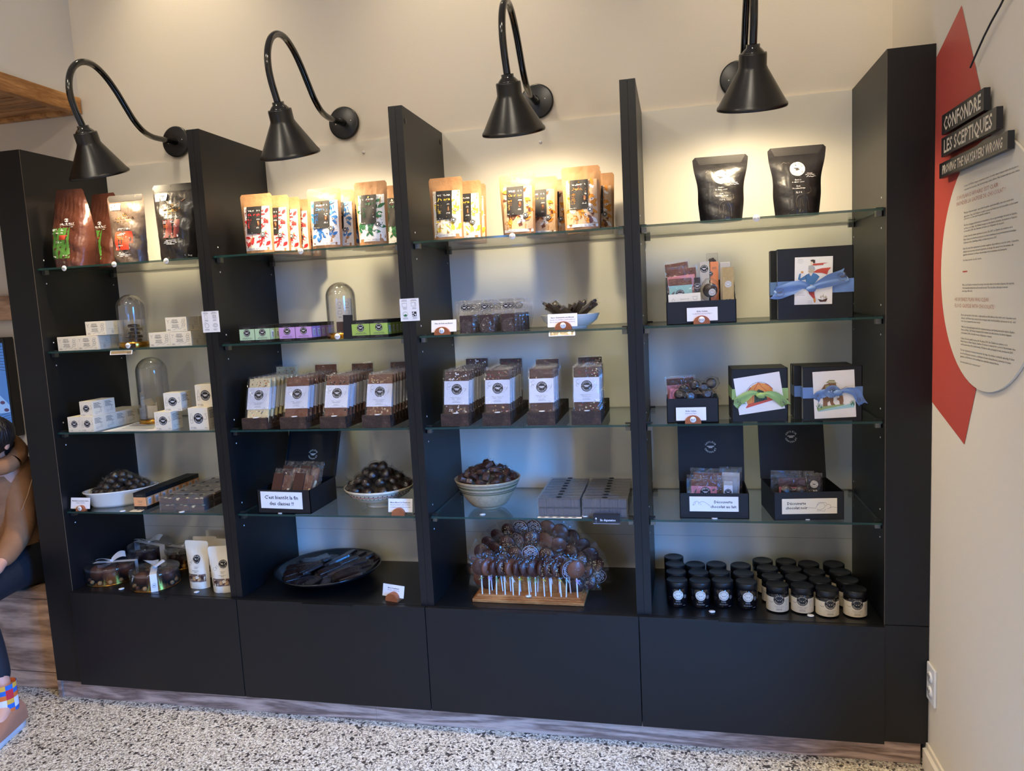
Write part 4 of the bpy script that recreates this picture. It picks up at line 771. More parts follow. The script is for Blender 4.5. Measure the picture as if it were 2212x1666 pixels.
def clear_choc_box(w, d, h, seed):
    s = MB().box(-w / 2, w / 2, 0, d, 0, h, 'frosted_box'); o = s.build('clear_box'); t = MB(); rd = random.Random(seed)
    t.box(-w / 2 + .002, w / 2 - .002, .002, d - .002, .001, h * .72, 'choc'); t.build('chocolate_slab', o, bev=.002)
    t = MB()
    for i in range(2): t.ball((rd.uniform(-.3, .3) * w, rd.uniform(.05, .25) * d + .002, h * .62), w * .13, 'choc_white', 6, (1.2, .7, .7)); 
    t.build('white_chocolate_drop', o); Pr(q := MB(), top_fn(h)).ell(0, d * .5, .0068, .0068, 'ink'); q.build('round_seal', o); return o
cb = [clear_choc_box(.0565, .058, .0245, i) for i in range(3)]; xq = py(350, 1101.5, .030)[0]
k = 0
for c in range(3):
    for r in range(5):
        for l in range(2):
            o = cb[k % 3] if k < 3 else dup(cb[k % 3]); k += 1
            o.location = (xq + .020 + c * .0570, .030 + r * .0585, zs + .0002 + l * .0248); tag(o, 'clear box of dark chocolate, %s layer, %s column, %s from the front' % (('lower', 'upper')[l], ('left', 'middle', 'right')[c], NM[r]), 'box', 'clear boxes of dark chocolate')
A = [pz(*q, zs) for q in ((278, 1106), (303, 1107), (316, 1099), (297, 1098))]
s = MB().add([(x, max(y, .016), zs + .0008) for x, y in A], [(0, 1, 2, 3)], 'cream'); s.add([(x, max(y, .016), zs + .0002) for x, y in A], [(0, 1, 2, 3)], 'cream')
m = sum((Vector((x, y)) for x, y in A), Vector((0, 0))) / 4; s.disc(.0045, 'choc', (m.x, m.y, zs + .0011), 14); s.disc(.0035, 'choc', (m.x + .012, m.y + .004, zs + .0011), 14); tag(s.build('sample_card'), 'small flat picture card lying in front of the orange boxes', 'card')
# ================================================================ bay 1, deck: ribboned boxes and cream pouches
zs = ZT[5]
def bow(s, z, r, mt, a, lz=.03, logo=True):
    """two loops and tails at the lid centre"""
    for sg in (-1, 1):
        def f(u, t, sg=sg):
            L = .002 + u * .046; ww = .006 + .012 * math.sin(min(1, u * 1.25) * math.pi * .6); return (sg * L * math.cos(a) - (t - .5) * 2 * ww * math.sin(a), sg * L * math.sin(a) + (t - .5) * 2 * ww * math.cos(a), z + .004 + math.sin(u * 2.2) * lz * (.8 if sg > 0 else .6) + (t - .5) * .012 * sg)
        s.sheet(f, 8, 3, mt)
    s.ball((0, 0, z + .004), .006, mt, 6, (1, .8, .7))
def round_box(x, y, r, h, lab, a, seed, front=True):
    o = thing('round_gift_box', lab, 'gift box', (x, y, zs), group='ribboned round clear boxes')
    s = MB(); s.lathe([(0, 0), (r, 0), (r, h), (r * 1.012, h), (r * 1.012, h * .78), (r * 1.0, h * .78)], 'clear_box', 56); s.lathe([(r * 1.012, h), (r * .99, h + .001), (0, h + .001)], 'clear_box', 56); s.build('clear_tub', o)
    s = MB(); s.lathe([(r * .97, .0005), (r * 1.005, .0005), (r * 1.005, .0022), (r * .97, .0022)], 'gold', 56).build('base_rim', o)
    rd = random.Random(seed)
    for i in range(4):
        b = math.pi * 2 * i / 4 + .6; MB().ball((r * .50 * math.cos(b), r * .50 * math.sin(b), h * .45), r * .36, 'choc_milk' if seed < 3 else 'choc', 8, (1, .8, .9)).build('chocolate_piece', o)
    for i in range(13):
        b = math.pi * 2 * i / 13; MB().ball((r * .83 * math.cos(b), r * .83 * math.sin(b), .0085), .0075, ('nut', 'choc_milk', 'choc_dark', 'nut')[rd.randrange(4)], 6).build('coated_nut', o)
    s = MB(); w = .011
    c, q = math.cos(a), math.sin(a)
    def band(u, t):
        L = (u - .5) * 2; k = (t - .5) * 2 * w
        if abs(L) < .7: X, Zz = L / .7 * (r * 1.02), h + .0018
        else: X, Zz = math.copysign(r * 1.02, L), (h + .0018) * (1 - (abs(L) - .7) / .3)
        return (X * c - k * q, X * q + k * c, Zz)
    s.sheet(band, 20, 1, 'white_rib', False); bow(s, h + .002, r, 'white_rib', a + .5, .022)
    n = Vector((c, q, 0)); t_ = Vector((-q, c, 0)); Pr(s, lambda X, Zz, l: tuple(n * (r * 1.02 + .0004 * l) + t_ * X + Vector((0, 0, Zz)))).logo(0, h * .38, .0088, None, 'ink', 1)
    s.build('ribbon', o); Pr(q2 := MB(), top_fn(h + .0012)).logo(-.0, .0, .018, 'ink', 'paper'); q2.build('lid_print', o); return o
def rb(ul, vl, ur, y, h, lab, a, seed):
    xa_, xb2 = py(ul, vl, y)[0], py(ur, vl, y)[0]; return round_box((xa_ + xb2) / 2, y, (xb2 - xa_) / 2 * .98, h, lab, a, seed)
rb(198, 1240, 289, .125, .060, 'round clear box with white ribbon nearest the left end panel', .25, 1)
rb(292, 1245, 379, .085, .060, 'front round clear box with ribbon hanging down its front side', -.95, 2)
rb(286, 1190, 362, .275, .080, 'taller round clear box with a spread white bow, at the back', -.30, 3)
rb(363, 1190, 428, .280, .066, 'round clear box with white bow, half hidden behind the cream pouches', -.2, 4)
def cream_pouch(w, h, seed):
    s, fn = pouch('cream', w, h, .045, seed=seed, wb=.84, wt=1.0, top=.16, crk=.0016); o = s.build('cream_pouch'); t = MB(); p = Pr(t, fn)
    p.logo(0.004, .62 * h, .0145, 'ink', 'cream', 2); p.arc(-.024, .52 * h, .0055, 0, 6, .0006, 'grey_ink', 2); p.arc(-.016, .56 * h, .004, 0, 5, .0006, 'grey_ink', 2); p.text('Guimauves', 0.002, .46 * h, .0028, 'ink', 2); p.lines(.002, .43 * h, .018, 1, .003, 'grey_ink', 2); p.text('Marshmallows', .002, .385 * h, .0028, 'ink', 2); p.lines(.002, .355 * h, .018, 1, .003, 'grey_ink', 2)
    t.build('printed_label', o)
    t = MB(); p = Pr(t, fn); p.rect(-w * .36, w * .36, .15 * h, .31 * h, 'window_dark', 2, 5)
    for i in range(7): p.leaf(U(-.28, .28) * w, U(.19, .27) * h, .009, .006, U(0, 3), ('choc_milk', 'nut', 'choc', 'cream')[i % 4], 3)
    p.rect(-w * .36, w * .36, .15 * h, .31 * h, 'clear_film', 5, 4)
    t.build('window', o); return o
mat('window_dark', (120, 92, 78), .3)
for i, (bl, br, tl, y, yaw, lab) in enumerate((((403.5, 1271), (444.6, 1272), (408, 1172.8), .055, -.05, 'cream pouch with window, left of the two front ones'), ((457, 1278.6), (499, 1278.6), (438, 1184), .030, .22, 'front cream pouch with window against the first divider'), ((415, 1240), (466, 1240), (418, 1163), .155, .05, 'cream pouch behind the left front cream pouch'), ((462, 1240), (505, 1240), (470, 1169), .130, -.05, 'cream pouch behind the right front cream pouch'), ((443, 1225), (490, 1225), (437, 1149), .245, .0, 'rearmost, highest cream pouch in the corner'))):
    xa_, xb2 = py(*bl, y)[0], py(*br, y)[0]; h = py(*tl, y)[1] - zs
    if i == 0: cp0 = o = cream_pouch(.094, h, 1); h0 = h
    else: o = dup(cp0, scale=(1, 1, h / h0))
    o.location = ((xa_ + xb2) / 2, y + .024, zs); o.rotation_euler = (0, 0, yaw); tag(o, lab, 'bag', 'cream pouches with windows')
# ================================================================ bay 2, second shelf: small coloured boxes and cloche
zs = ZT[2]; y0 = .030
def tea_boxes(col, bl, br, ncol, depth_n, who):
    xa_ = py(*bl, y0)[0]; wd_ = (py(*br, y0)[0] - xa_) / ncol; s, p = dance_box(wd_ - .001, .030, .0545, col, 0, cap=.20)
    p.logo(0, .0315, .0115, 'ink', 'paper', 3); p.lines(0, .0155, wd_ * .85, 2, .0026, 'grey_ink', 3)
    o = s.build('small_box'); o['category'] = 'box'
    for r in range(depth_n):
        for c in range(ncol): lay(o, xa_ + wd_ * (c + .5), y0 + r * .0315, zs, 'small black and %s box, %s column, %s from the front' % (who, ('left', 'right')[c], NM[r]), 'small black and %s boxes' % who)
tea_boxes('label_sage', (518.8, 741.5), (585.4, 739), 2, 6, 'sage green')
tea_boxes('label_lilac', (604.4, 738.5), (675.5, 736.2), 2, 5, 'lilac')
tea_boxes('label_lime', (761, 731), (839.7, 728.2), 2, 6, 'lime green')
xc3, _ = py(740.5, 734, .080); cloche(xc3, .085, zs, .0455, py(739.4, 609.6, .085)[1] - zs, 'glass cloche with a tea packet between the lilac and lime green boxes')
s = MB().box(-.026, .026, 0, .006, .034, .106, 'cream'); s.box(-.026, .026, 0, .010, 0, .034, 'choc'); p = Pr(s, plane_fn(0))
for x in (-.012, .012):
    p.arc(x, .090, .006, 0, 6.28, .0008, 'grey_ink'); p.stroke([(x - .006, .068), (x + .006, .068), (x + .006, .058), (x - .006, .058), (x - .006, .068)], .0007, 'grey_ink'); p.lines(x, .079, .014, 2, .003, 'grey_ink'); p.lines(x, .050, .014, 2, .003, 'grey_ink')
o = s.build('tea_packet'); o.location = (xc3 + .006, .085, zs + .0186); o.rotation_euler = (-.05, 0, .05); tag(o, 'small printed packet standing inside the second bay cloche', 'packet')
o = MB().box(0, .030, 0, .002, 0, .074, 'black_card').build('black_card'); o.location = (py(739, 690, .03)[0], .030, zs); o.rotation_euler = (0, .05, .1); tag(o, 'blank black card standing at the right of the second bay cloche', 'card')
# ================================================================ bars in slotted walnut racks
zs = ZT[3]
def bar(kind, w=.0655, h=.146):
    body = {'white': 'choc_white', 'milk': 'choc_milk', 'dots': 'choc_milk', 'nuts': 'choc_milk', 'salt': 'choc', 'berry': 'choc', 'plain': 'choc', 'rasp': 'choc'}[kind]
    s = MB().box(-w / 2, w / 2, 0, .008, 0, h, body); o = s.build('chocolate_bar', bev=.0015); rd = random.Random(len(kind) * 7 + ord(kind[0]))
    if kind not in ('milk', 'plain'):
        t = MB(); mt = {'white': ('nut', 'orange', 'grey_ink'), 'dots': ('choc_dark',) * 3, 'nuts': ('nut', 'choc_white', 'nut'), 'salt': ('paper', 'nut', 'paper'), 'berry': ('berry', 'nut', 'berry'), 'rasp': ('berry', 'berry', 'choc_white')}[kind]
        for i in range(34 if kind != 'dots' else 9):
            z = rd.choice((rd.uniform(.01, .042), rd.uniform(.118, h - .005))); t.ball((rd.uniform(-.43, .43) * w, -.0004, z), rd.uniform(.0012, .0026) if kind != 'dots' else .003, mt[i % 3], 4, (1.3, .5, 1))
        t.build('topping', o)
    t = MB(); zl, zh = .044, .116
    t.box(-w / 2 - .0012, w / 2 + .0012, -.0022, .0100, zl, zh, 'bar_paper'); p = Pr(t, plane_fn(-.0022)); p.logo(.001, .0905, .0165, 'ink', 'paper', 1)
    p.arc(-.024, .104, .006, 1, 6, .0006, 'grey_ink', 1, 10); p.arc(-.026, .094, .004, 0, 5, .0006, 'grey_ink', 1, 10); p.stroke([(.018, .086), (.024, .095), (.029, .091), (.024, .083), (.030, .088), (.031, .099)], .0006, 'grey_ink'); p.stroke([(.012, .078), (.018, .076), (.021, .082)], .0005, 'grey_ink')
    p.text({'white': 'Tablette de chocolat blanc', 'milk': 'Tablette de chocolat au lait', 'dots': 'Tablette chocolat au lait', 'nuts': 'Tablette de chocolat au lait'}.get(kind, 'Tablette de chocolat noir'), 0, .0655, .0024, 'ink', 1, wmax=.046); p.lines(0, .0610, .040, 1, .003, 'grey_ink', th=.0010)
    p.text('Chocolate Bar', 0, .0550, .0022, 'ink', 1); p.lines(0, .0510, .036, 1, .003, 'grey_ink', th=.0009); p.text('90 g', .024, .0475, .0028, 'ink', 1)
    q = Pr(t, side_fn(w / 2 + .0012)); q.lines(.0022, .08, .006, 5, .006, 'grey_ink', al='l', th=.0005); t.build('paper_sleeve', o)
    t = MB(); t.sheet(lambda a, b: ((a * 2 - 1) * (w / 2 + .005), -.0026 - .0016 * math.sin(a * 9 + b * 5) * (1 - abs(a * 2 - 1)) - .001, b * (h + .010) - .004), 6, 8, 'bag_film'); t.sheet(lambda a, b: ((a * 2 - 1) * (w / 2 + .005), .0105, b * (h + .010) - .004), 2, 2, 'bag_film'); t.build('clear_wrapper', o); return o
mat('bar_paper', (226, 226, 234), .55)
def rack(bl, br, y, n, kind, slots, lab, barlab, h, tilt=-.30):
    xa_, xb2 = py(*bl, y)[0], py(*br, y)[0]; w = xb2 - xa_; s = MB(); pitch = .0272; dpt = slots * pitch + .012
    s.box(-w / 2, w / 2, 0, .014, 0, h, 'walnut'); s.box(-w / 2, w / 2, .014, dpt, 0, h * .42, 'walnut')
    for i in range(slots): s.box(-w / 2, w / 2, .0285 + i * pitch, .0285 + i * pitch + pitch - .0145, h * .42, h, 'walnut')
    o = s.build('slotted_rack', bev=.0008); o.location = ((xa_ + xb2) / 2, y, zs); tag(o, lab, 'rack', 'slotted wooden racks')
    x, yv, z = (xa_ + xb2) / 2, y, zs
    b = bar(kind, w * .86)
    for i in range(n):
        q = b if i == 0 else dup(b); last = i == n - 1 and n > 3; q.location = (x + (0 if i == 0 else U(-.002, .002)), y + .0155 + i * pitch + (.002 if not last else .004), zs + h * .43 + .003 + (.018 if last else 0)); q.rotation_euler = (tilt + (U(-.02, .02) if i else 0) if not last else -.12, U(-.012, .012), 0)
        tag(q, '%s, %s from the front of its rack' % (barlab, NM[i]), 'chocolate bar', 'chocolate bars in slotted racks')
    u_ = MB().lathe([(0, 0), (.0088, 0), (.0088, .0014), (0, .0014)], 'white_plastic', 24).build('price_disc'); u_.location = (x + .002, y + .0085, zs + h + .0003); tag(u_, 'round white price disc lying on the front of the rack of ' + barlab.split(' bar')[0] + ' bars', 'price tag', 'round white price discs')
rk = 'dark slotted wooden rack holding the '
for (bl, br, tv, n, kind, bn) in (((523.4, 928.5), (576.8, 928.5), 904.5, 8, 'white', 'white chocolate bar with nuts and petals'), ((605.3, 927), (661.8, 926.6), 902, 9, 'milk', 'plain milk chocolate bar'), ((691.9, 927), (747.8, 926.2), 901, 9, 'dots', 'milk chocolate bar with coffee beans'), ((782.7, 924.4), (844.3, 923.9), 898, 9, 'nuts', 'milk chocolate bar with nut bits')):
    rack(bl, br, .020, n, kind, 10, rk + bn.replace(' bar', ' bars', 1), bn, py(bl[0], tv, .020)[1] - zs)
for (bl, br, tv, n, kind, bn) in (((953.2, 921), (1013, 921), 894.7, 10, 'salt', 'dark chocolate bar with salt'), ((1043, 921), (1103.4, 920.3), 893, 8, 'berry', 'dark chocolate bar with red berries'), ((1139.3, 919.3), (1199.8, 919.3), 890.5, 5, 'plain', 'plain dark chocolate bar'), ((1235.2, 918.6), (1298.7, 918.6), 889.3, 6, 'rasp', 'dark chocolate bar with raspberry bits')):
    rack(bl, br, .024, n, kind, 10, rk + bn.replace(' bar', ' bars', 1), bn, py(bl[0], tv, .024)[1] - zs, tilt=-.20)
# ================================================================ open black boxes with lids
def lined_box(w, d, h, lid, lab, group, loc, yaw, lid_tilt, wall=.002, lid_wing=0, logo_z=.7, slope=False, lipd=0):
    o = thing('open_gift_box', lab, 'box', loc, (0, 0, yaw), group); s = MB()
    s.box(-w / 2, w / 2, 0, wall, 0, h, 'black_card'); s.box(-w / 2, w / 2, d - wall, d, 0, h * (1.25 if slope else 1), 'black_card'); s.box(-w / 2, w / 2, 0, d, 0, wall, 'black_inner')
    for sg in (-1, 1):
        X = sorted((sg * w / 2, sg * (w / 2 - wall)))
        if slope: s.add([(x, y, z) for x in X for y, z in ((0, 0), (d, 0), (d, h * 1.9), (0, h))], [(0, 1, 2, 3), (7, 6, 5, 4), (0, 4, 5, 1), (1, 5, 6, 2), (2, 6, 7, 3), (3, 7, 4, 0)], 'black_card')
        else: s.box(X[0], X[1], 0, d, 0, h, 'black_card')
    s.build('tray', o)
    t = MB(); t.box(-w / 2 - .001, w / 2 + .001, 0, .003, 0, lid, 'black_inner')
    if lipd: t.box(-w / 2 - .001, w / 2 + .001, -lipd, 0, lid - .003, lid, 'black_card'); [t.box(*sorted((sg * (w / 2 + .001), sg * (w / 2 - .001))), -lipd * .5, 0, 0, lid, 'black_card') for sg in (-1, 1)]
    Pr(t, plane_fn(0)).logo(0, lid * logo_z, .0205, None, 'sig_white', 1); q = t.build('lid', o); q.location = (0, d, h * (1.0 if not slope else 1.0)); q.rotation_euler = (lid_tilt, 0, 0); return o
def flat_pack(w, h, core, cw, ch, seed, lab, loc, rot, extra=None, cat='packet', grp=None, film_='bag_film', z0=.006, x0=0):
    s = MB().box(x0 - cw / 2, x0 + cw / 2, -.004, .004, z0, z0 + ch, core); o = s.build('wrapped_packet', bev=.001); rd = random.Random(seed)
    if extra: t = MB(); extra(Pr(t, plane_fn(-.0042)), t); t.build('printed_label', o)
    t = MB()
    for sg in (-1, 1): t.sheet(lambda a, b, sg=sg: ((a * 2 - 1) * w / 2, sg * .0055 * (1 - abs(a * 2 - 1) ** 4) * (1 - (max(0, b - .8) * 5) ** 2) + rd.uniform(-.0013, .0013) - .001, b * h), 9, 9, film_, False)
    t.build('clear_bag', o); o.location = loc; o.rotation_euler = rot; return tag(o, lab, cat, grp)
zs = ZT[4]
# "C'est bientot la fin des classes" box
fx0, fx1 = py(558.5, 1103, .022)[0], py(672, 1105.6, .022)[0]; w = fx1 - fx0; h = py(560, 1058.7, .022)[1] - zs
bx = lined_box(w, .185, h, .165, 'black open-lidded box of wrapped chocolate bars with a classes sign', 'open black gift boxes', ((fx0 + fx1) / 2, .022, zs), 0, -.42, lipd=.03, logo_z=.47)
s = MB().box(-.0735, .0735, -.0012, -.0002, -.0275, .0275, 'paper'); p = Pr(s, plane_fn(-.0012)); p.text("C'est bientôt la fin", 0, .0095, .0118, 'ink', 1, bold=True, w=.118); p.text('des classes !!', 0, -.0105, .0118, 'ink', 1, bold=True, w=.086)
o = s.build('paper_sign'); xx, zz = py(608, 1081, .021); o.location = (xx, .0216, zz); o.rotation_euler = (0, .02, 0); tag(o, 'white paper sign reading C\'est bientôt la fin des classes', 'sign')
def bus(p, t):
    t.tube([(.012, -.006, .012), (.018, -.006, .050)], .0042, 'choc_white', 8); t.lathe([(.0, .0), (.010, .001), (.004, .012), (0, .012)], 'choc_white', 12, c=(.012, -.008, .002)); p.box = None
def bar2(p, t):
    t.box(-.036, -.002, -.010, -.003, .012, .100, 'choc'); t.tube([(.014, -.006, .010), (.022, -.006, .052)], .0042, 'choc_white', 8, rs=[.005, .0035]); t.ball((-.032, -.010, .018), .006, 'choc_dark', 6, (1, .3, 1)); t.box(-.028, .0, -.011, -.009, -.001, .007, 'choc_white')
for i, (u, v, y, nm) in enumerate(((602, 1050, .055, 'front left'), (648, 1050, .055, 'front right'), (622, 1030, .110, 'back left'), (662, 1028, .110, 'back right'))):
    xx = py(u, v, y)[0]; flat_pack(.078, .118, 'choc_milk', .050, .090, i, nm + ' wrapped chocolate bar with a white chocolate pencil, in the classes box', (xx, y, zs + .022 + (.012 if i > 1 else 0)), (-.42, .06, .0), bar2, 'chocolate bar', 'wrapped bars in the classes box')
# decorated bowl
def bowl(x, y, z, prof, mt, lab, nm='bowl', extra=None, n=64):
    s = MB(); s.lathe(prof, mt, n)
    if extra: extra(s)
    o = s.build(nm); o.location = (x, y, z); return tag(o, lab, 'bowl')
xb3 = py(823, 1094, .140)[0]; R_ = .116
def painted(s):
    for k in range(46):
        a = 2 * math.pi * k / 46
        for rr, zz, mt, q in ((.915, .052, 'ink', .0022), (.84, .042, 'green' if k % 2 else 'grey_ink', .0020)):
            c = Vector((R_ * rr * math.cos(a), R_ * rr * math.sin(a), zz)); s.ball(c, q, mt, 3, (1.2, 1.2, .7))
    s.lathe([(R_ * .880, .0462), (R_ * .889, .0478)], 'red', 64); s.lathe([(R_ * .955, .0575), (R_ * .965, .0590)], 'grey_ink', 64); s.lathe([(R_ * .80, .0372), (R_ * .808, .0385)], 'grey_ink', 64)
bowl(xb3, .140, zs, [(0, 0), (.045, 0), (.047, .006), (.040, .010), (.065, .020), (R_ * .80, .038), (R_ * .93, .055), (R_, .066), (R_ * .985, .0675), (R_ * .96, .066), (R_ * .88, .052), (.06, .026), (0, .022)], 'cream_bowl', 'cream bowl with painted bands, heaped with wrapped sweets, by the second divider', extra=painted)
pr = [sweet('round', .019, 10 + i) for i in range(4)]; sp = []
for lv, n, k in ((0, 12, .80), (1, 9, .56), (2, 5, .32), (3, 2, .12)):
    for i in range(n):
        a = 2 * math.pi * i / n + lv; sp.append((xb3 + R_ * k * math.cos(a), .140 + R_ * k * math.sin(a), zs + .066 + lv * .021, U(-.7, .7), U(-.7, .7), U(0, 6)))
heap(pr, sp, 'clear-wrapped dark round sweet heaped in the painted cream bowl', 'sweet', 'wrapped sweets in the painted bowl')
xx = py(860, 1112, .018)[0]; card_holder(xx, .016, zs, .080, .042, ['Mont Albert à la Framboise', 'Biscuit au beurre, pâte de fruits', 'à la framboise et guimauve à la vanille'], 'white card in front of the painted bowl', None, hw=.042, dome=.022, cx=.004, hdep=.022)
# black platter on the deck
zs = ZT[5]; px_, pyy = py(711, 1240, .190)[0], .190; RP = .182
bowl(px_, pyy, zs, [(0, 0), (.080, 0), (.084, .004), (.12, .012), (RP * .93, .034), (RP, .046), (RP * .99, .0475), (RP * .95, .045), (.12, .018), (.08, .009), (0, .008)], 'black_plate', 'wide black platter of wrapped chocolate bars on the deck', 'black_platter')
pr = [sweet('finger', .0135, 20 + i, 1.05) for i in range(4)]; sp = []
for i in range(9):
    a = math.pi * (.60 + .085 * i); sp.append((px_ + .112 * math.cos(a), pyy + .108 * math.sin(a), zs + .036 + .006 * (i % 2), U(-.2, .2), .12, a + U(-.12, .12)))
for i in range(8):
    a = math.pi * (.66 + .10 * i); sp.append((px_ - .010 + .060 * math.cos(a), pyy + .060 * math.sin(a), zs + .052, U(-.3, .3), .16, a + U(-.2, .2)))
for k_ in range(3):
    for i in range(7):
        t = i / 6; sp.append((px_ + .012 + .112 * t, pyy + .092 - .070 * k_ - .035 * t + U(-.006, .006), zs + .044 + .009 * (i % 2) + .008 * (k_ == 1), U(-.25, .25), -.22 + U(-.06, .06), 1.05 - .35 * t - .18 * k_ + U(-.1, .1)))
for i in range(6): a = math.pi * (1.30 + .11 * i); sp.append((px_ + .120 * math.cos(a), pyy + .118 * math.sin(a), zs + .036, U(-.2, .2), 0, a + U(-.25, .25)))
heap(pr, sp, 'slim wrapped dark chocolate bar fanned out on the black platter', 'chocolate bar', 'wrapped bars on the black platter')
xx = py(846, 1290, .022)[0]; card_holder(xx, .018, zs, .082, .038, ['Bâton à la guimauve', 'Chocolat et caramel salé'], 'tilted white card right of the black platter', None, yaw=-.25, hw=.046, dome=.026, cx=-.004, hdep=.026, tilt=-.25)
# ================================================================ bay 3, second shelf
zs = ZT[2]
xx = py(955, 723, .018)[0]; card_holder(xx, .016, zs, .078, .036, ['Pâtes de Fruits aux Bleuets'], 'white card left of the bagged fruit jellies', '$15', hw=.048, dome=.024, cx=.004)
def jelly(seed):
    s = MB().box(-.0205, .0205, 0, .024, .001, .0535, 'sugar'); o = s.build('jelly_bag', bev=.002); t = MB(); rd = random.Random(seed); W_, H_ = .078, .098
    for sg in (-1, 1):
        def f(a, b, sg=sg):
            th = .014 * max(0, 1 - (b / .75) ** 3) if b < .75 else .0; return ((a * 2 - 1) * (W_ / 2 if b > .6 else .026 + b * .022), .012 + sg * (th * (1 - abs(a * 2 - 1) ** 3) + .0008) + rd.uniform(-.0012, .0012), b * H_)
        t.sheet(f, 10, 12, 'bag_film', False)
    t.build('clear_bag', o); t = MB(); p = Pr(t, plane_fn(.0080)); p.logo(-.006, .0765, .0105, 'ink', 'paper', 1); t.build('round_sticker', o); return o
pj = [jelly(i) for i in range(3)]; k = 0
for ci, u in enumerate((1009.5, 1052, 1099.5)):
    xx = py(u, 720, .03)[0]
    for r in range(5):
        o = pj[ci] if r == 0 else dup(pj[ci]); o.location = (xx + r * .004 + U(-.002, .002), .028 + r * .031, zs); o.rotation_euler = (0, 0, U(-.12, .12)); tag(o, 'clear bag of dark sugared fruit jelly, %s row, %s from the front' % (('left', 'middle', 'right')[ci], NM[r]), 'bag', 'bags of fruit jellies')
yb = .122; xw = py(1233, 713, yb)[0]; rw = (py(1296, 680, yb)[0] - py(1169, 680, yb)[0]) / 2
hw_ = py(1233, 679, yb - .02)[1] - zs
bowl(xw, yb, zs, [(0, 0), (.050, 0), (.050, .005), (.060, .008), (rw * .90, hw_ * .55), (rw * .985, hw_ * .95), (rw, hw_), (rw * .97, hw_), (rw * .87, hw_ * .55), (.05, .012), (0, .010)], 'ceramic', 'round white bowl of wrapped chocolate sticks on the second shelf', 'white_bowl')
pr = [sweet('finger', .0115, 30 + i) for i in range(4)]; sp = []
for i in range(20):
    a = 2 * math.pi * i / 20; k = U(.35, .75); sp.append((xw + rw * k * math.cos(a), yb + rw * k * math.sin(a) * .85, zs + hw_ + .006 + U(0, .012), U(-1, 1), -U(.35, .75), a + U(-.4, .4)))
heap(pr, sp, 'clear-wrapped chocolate stick standing in the round white bowl', 'chocolate stick', 'wrapped sticks in the white bowl')
xx = py(1217, 713, .018)[0]; card_holder(xx, .016, zs, .086, .038, ['Barre Gourmande aux Bleuets', 'Ganache chocolat blanc, amandes grillées et', 'fleur de sureau, pâte de fruit aux bleuets.'], 'white card in front of the round white bowl', '1.95', hw=.048, dome=.024, cx=-.003)
# ================================================================ bay 3, fourth shelf
zs = ZT[4]; yb = .125; xw = py(1057, 1098, yb)[0]; rw = (py(1125.8, 1044, yb)[0] - py(986.7, 1044, yb)[0]) / 2; hb = py(1056, 1049, yb - rw)[1] - zs
def stripes(s):
    for a, b, mt in ((.78, .84, 'glaze_green'), (.66, .71, 'glaze_grey'), (.90, .93, 'glaze_grey'), (.60, .64, 'glaze_green')):
        s.lathe([(bw(a) + .0006, a * hb), (bw((a + b) / 2) + .0007, (a + b) / 2 * hb), (bw(b) + .0006, b * hb)], mt, 64)
def bw(t): return .036 + (rw - .036) * (t ** .62 if t > 0 else 0)
bowl(xw, yb, zs, [(0, 0), (.034, 0), (.036, .004), (.0345, .009)] + [(bw(t), t * hb) for t in (.12, .2, .3, .4, .5, .6, .7, .8, .9, .97)] + [(rw, hb), (rw * .975, hb * 1.01), (rw * .955, hb * .98), (rw * .8, hb * .6), (.05, hb * .25), (0, hb * .2)], 'stone_ware', 'stoneware bowl with green and grey glaze bands on the fourth shelf', 'stoneware_bowl', stripes)
pr = [sweet('cube', .0145, 40 + i) for i in range(4)]; sp = []
for lv, n, k in ((0, 12, .78), (1, 9, .58), (2, 6, .38), (3, 2, .12)):
    for i in range(n):
        a = 2 * math.pi * i / n + lv * .7; sp.append((xw + rw * k * math.cos(a), yb + rw * k * math.sin(a), zs + hb + .001 + lv * .013, U(-.8, .8), U(-.8, .8), U(0, 6)))
heap(pr, sp, 'cellophane-wrapped chocolate block heaped in the stoneware bowl', 'sweet', 'wrapped blocks in the stoneware bowl')
def flat_choc(w, d, h, seed):
    s = MB().box(-w / 2, w / 2, 0, d, 0, h, 'frosted_box'); o = s.build('clear_box'); t = MB()
    for i in range(5): t.box(-w / 2 + .003 + i * (w - .006) / 5 + .0006, -w / 2 + .003 + (i + 1) * (w - .006) / 5 - .0006, .0025, d - .0025, .0012, h - .004, 'stripe_choc')
    t.build('chocolate_pieces', o); q = MB(); q.lathe([(.0001, 0), (.0085, 0)], 'ink', 22, c=(-w * .0, d * .5, h + .0003)); q.build('round_seal', o); return o
mat('stripe_choc', (74, 56, 52), .45, bump=.5, bscale=30, bstretch=(20, 1, 1), var=.35, vscale=22)
ya = .030; L0, L1, R0, R1 = py(1160, 1109, ya)[0], py(1254.7, 1110.5, ya)[0], py(1256.8, 1110.5, ya)[0], py(1357, 1112, ya)[0]
zl = py(1200, 1077, ya)[1]; hh_ = (zl - zs) / 2
for ci, (a_, b_) in enumerate(((L0, L1), (R0, R1))):
    pb = flat_choc(b_ - a_ - .002, .032, hh_ - .0006, ci); k = 0
    for r in range(8):
        for l in range(2):
            if l == 0 and r > 1 and r < 7 and False: continue
            o = pb if k == 0 else dup(pb); k += 1; o.location = ((a_ + b_) / 2 + U(-.001, .001), ya + r * .0335, zs + .0003 + l * hh_); tag(o, 'long clear box of square chocolates, %s stack, %s layer, %s from the front' % (('left', 'right')[ci], ('lower', 'upper')[l], NM[r]), 'box', 'long clear boxes of chocolates')
s = MB(); x0_, x1_ = py(1161, 1117, .014)[0], py(1256, 1119, .014)[0]; s.box(x0_, x1_, .0125, .026, zs + .0002, zs + .0010, 'cream')
for i in range(5): s.disc(.0058, 'choc', (x0_ + (x1_ - x0_) * (i + .65) / 5.6, .019, zs + .0013), 18, 1.3, .8)
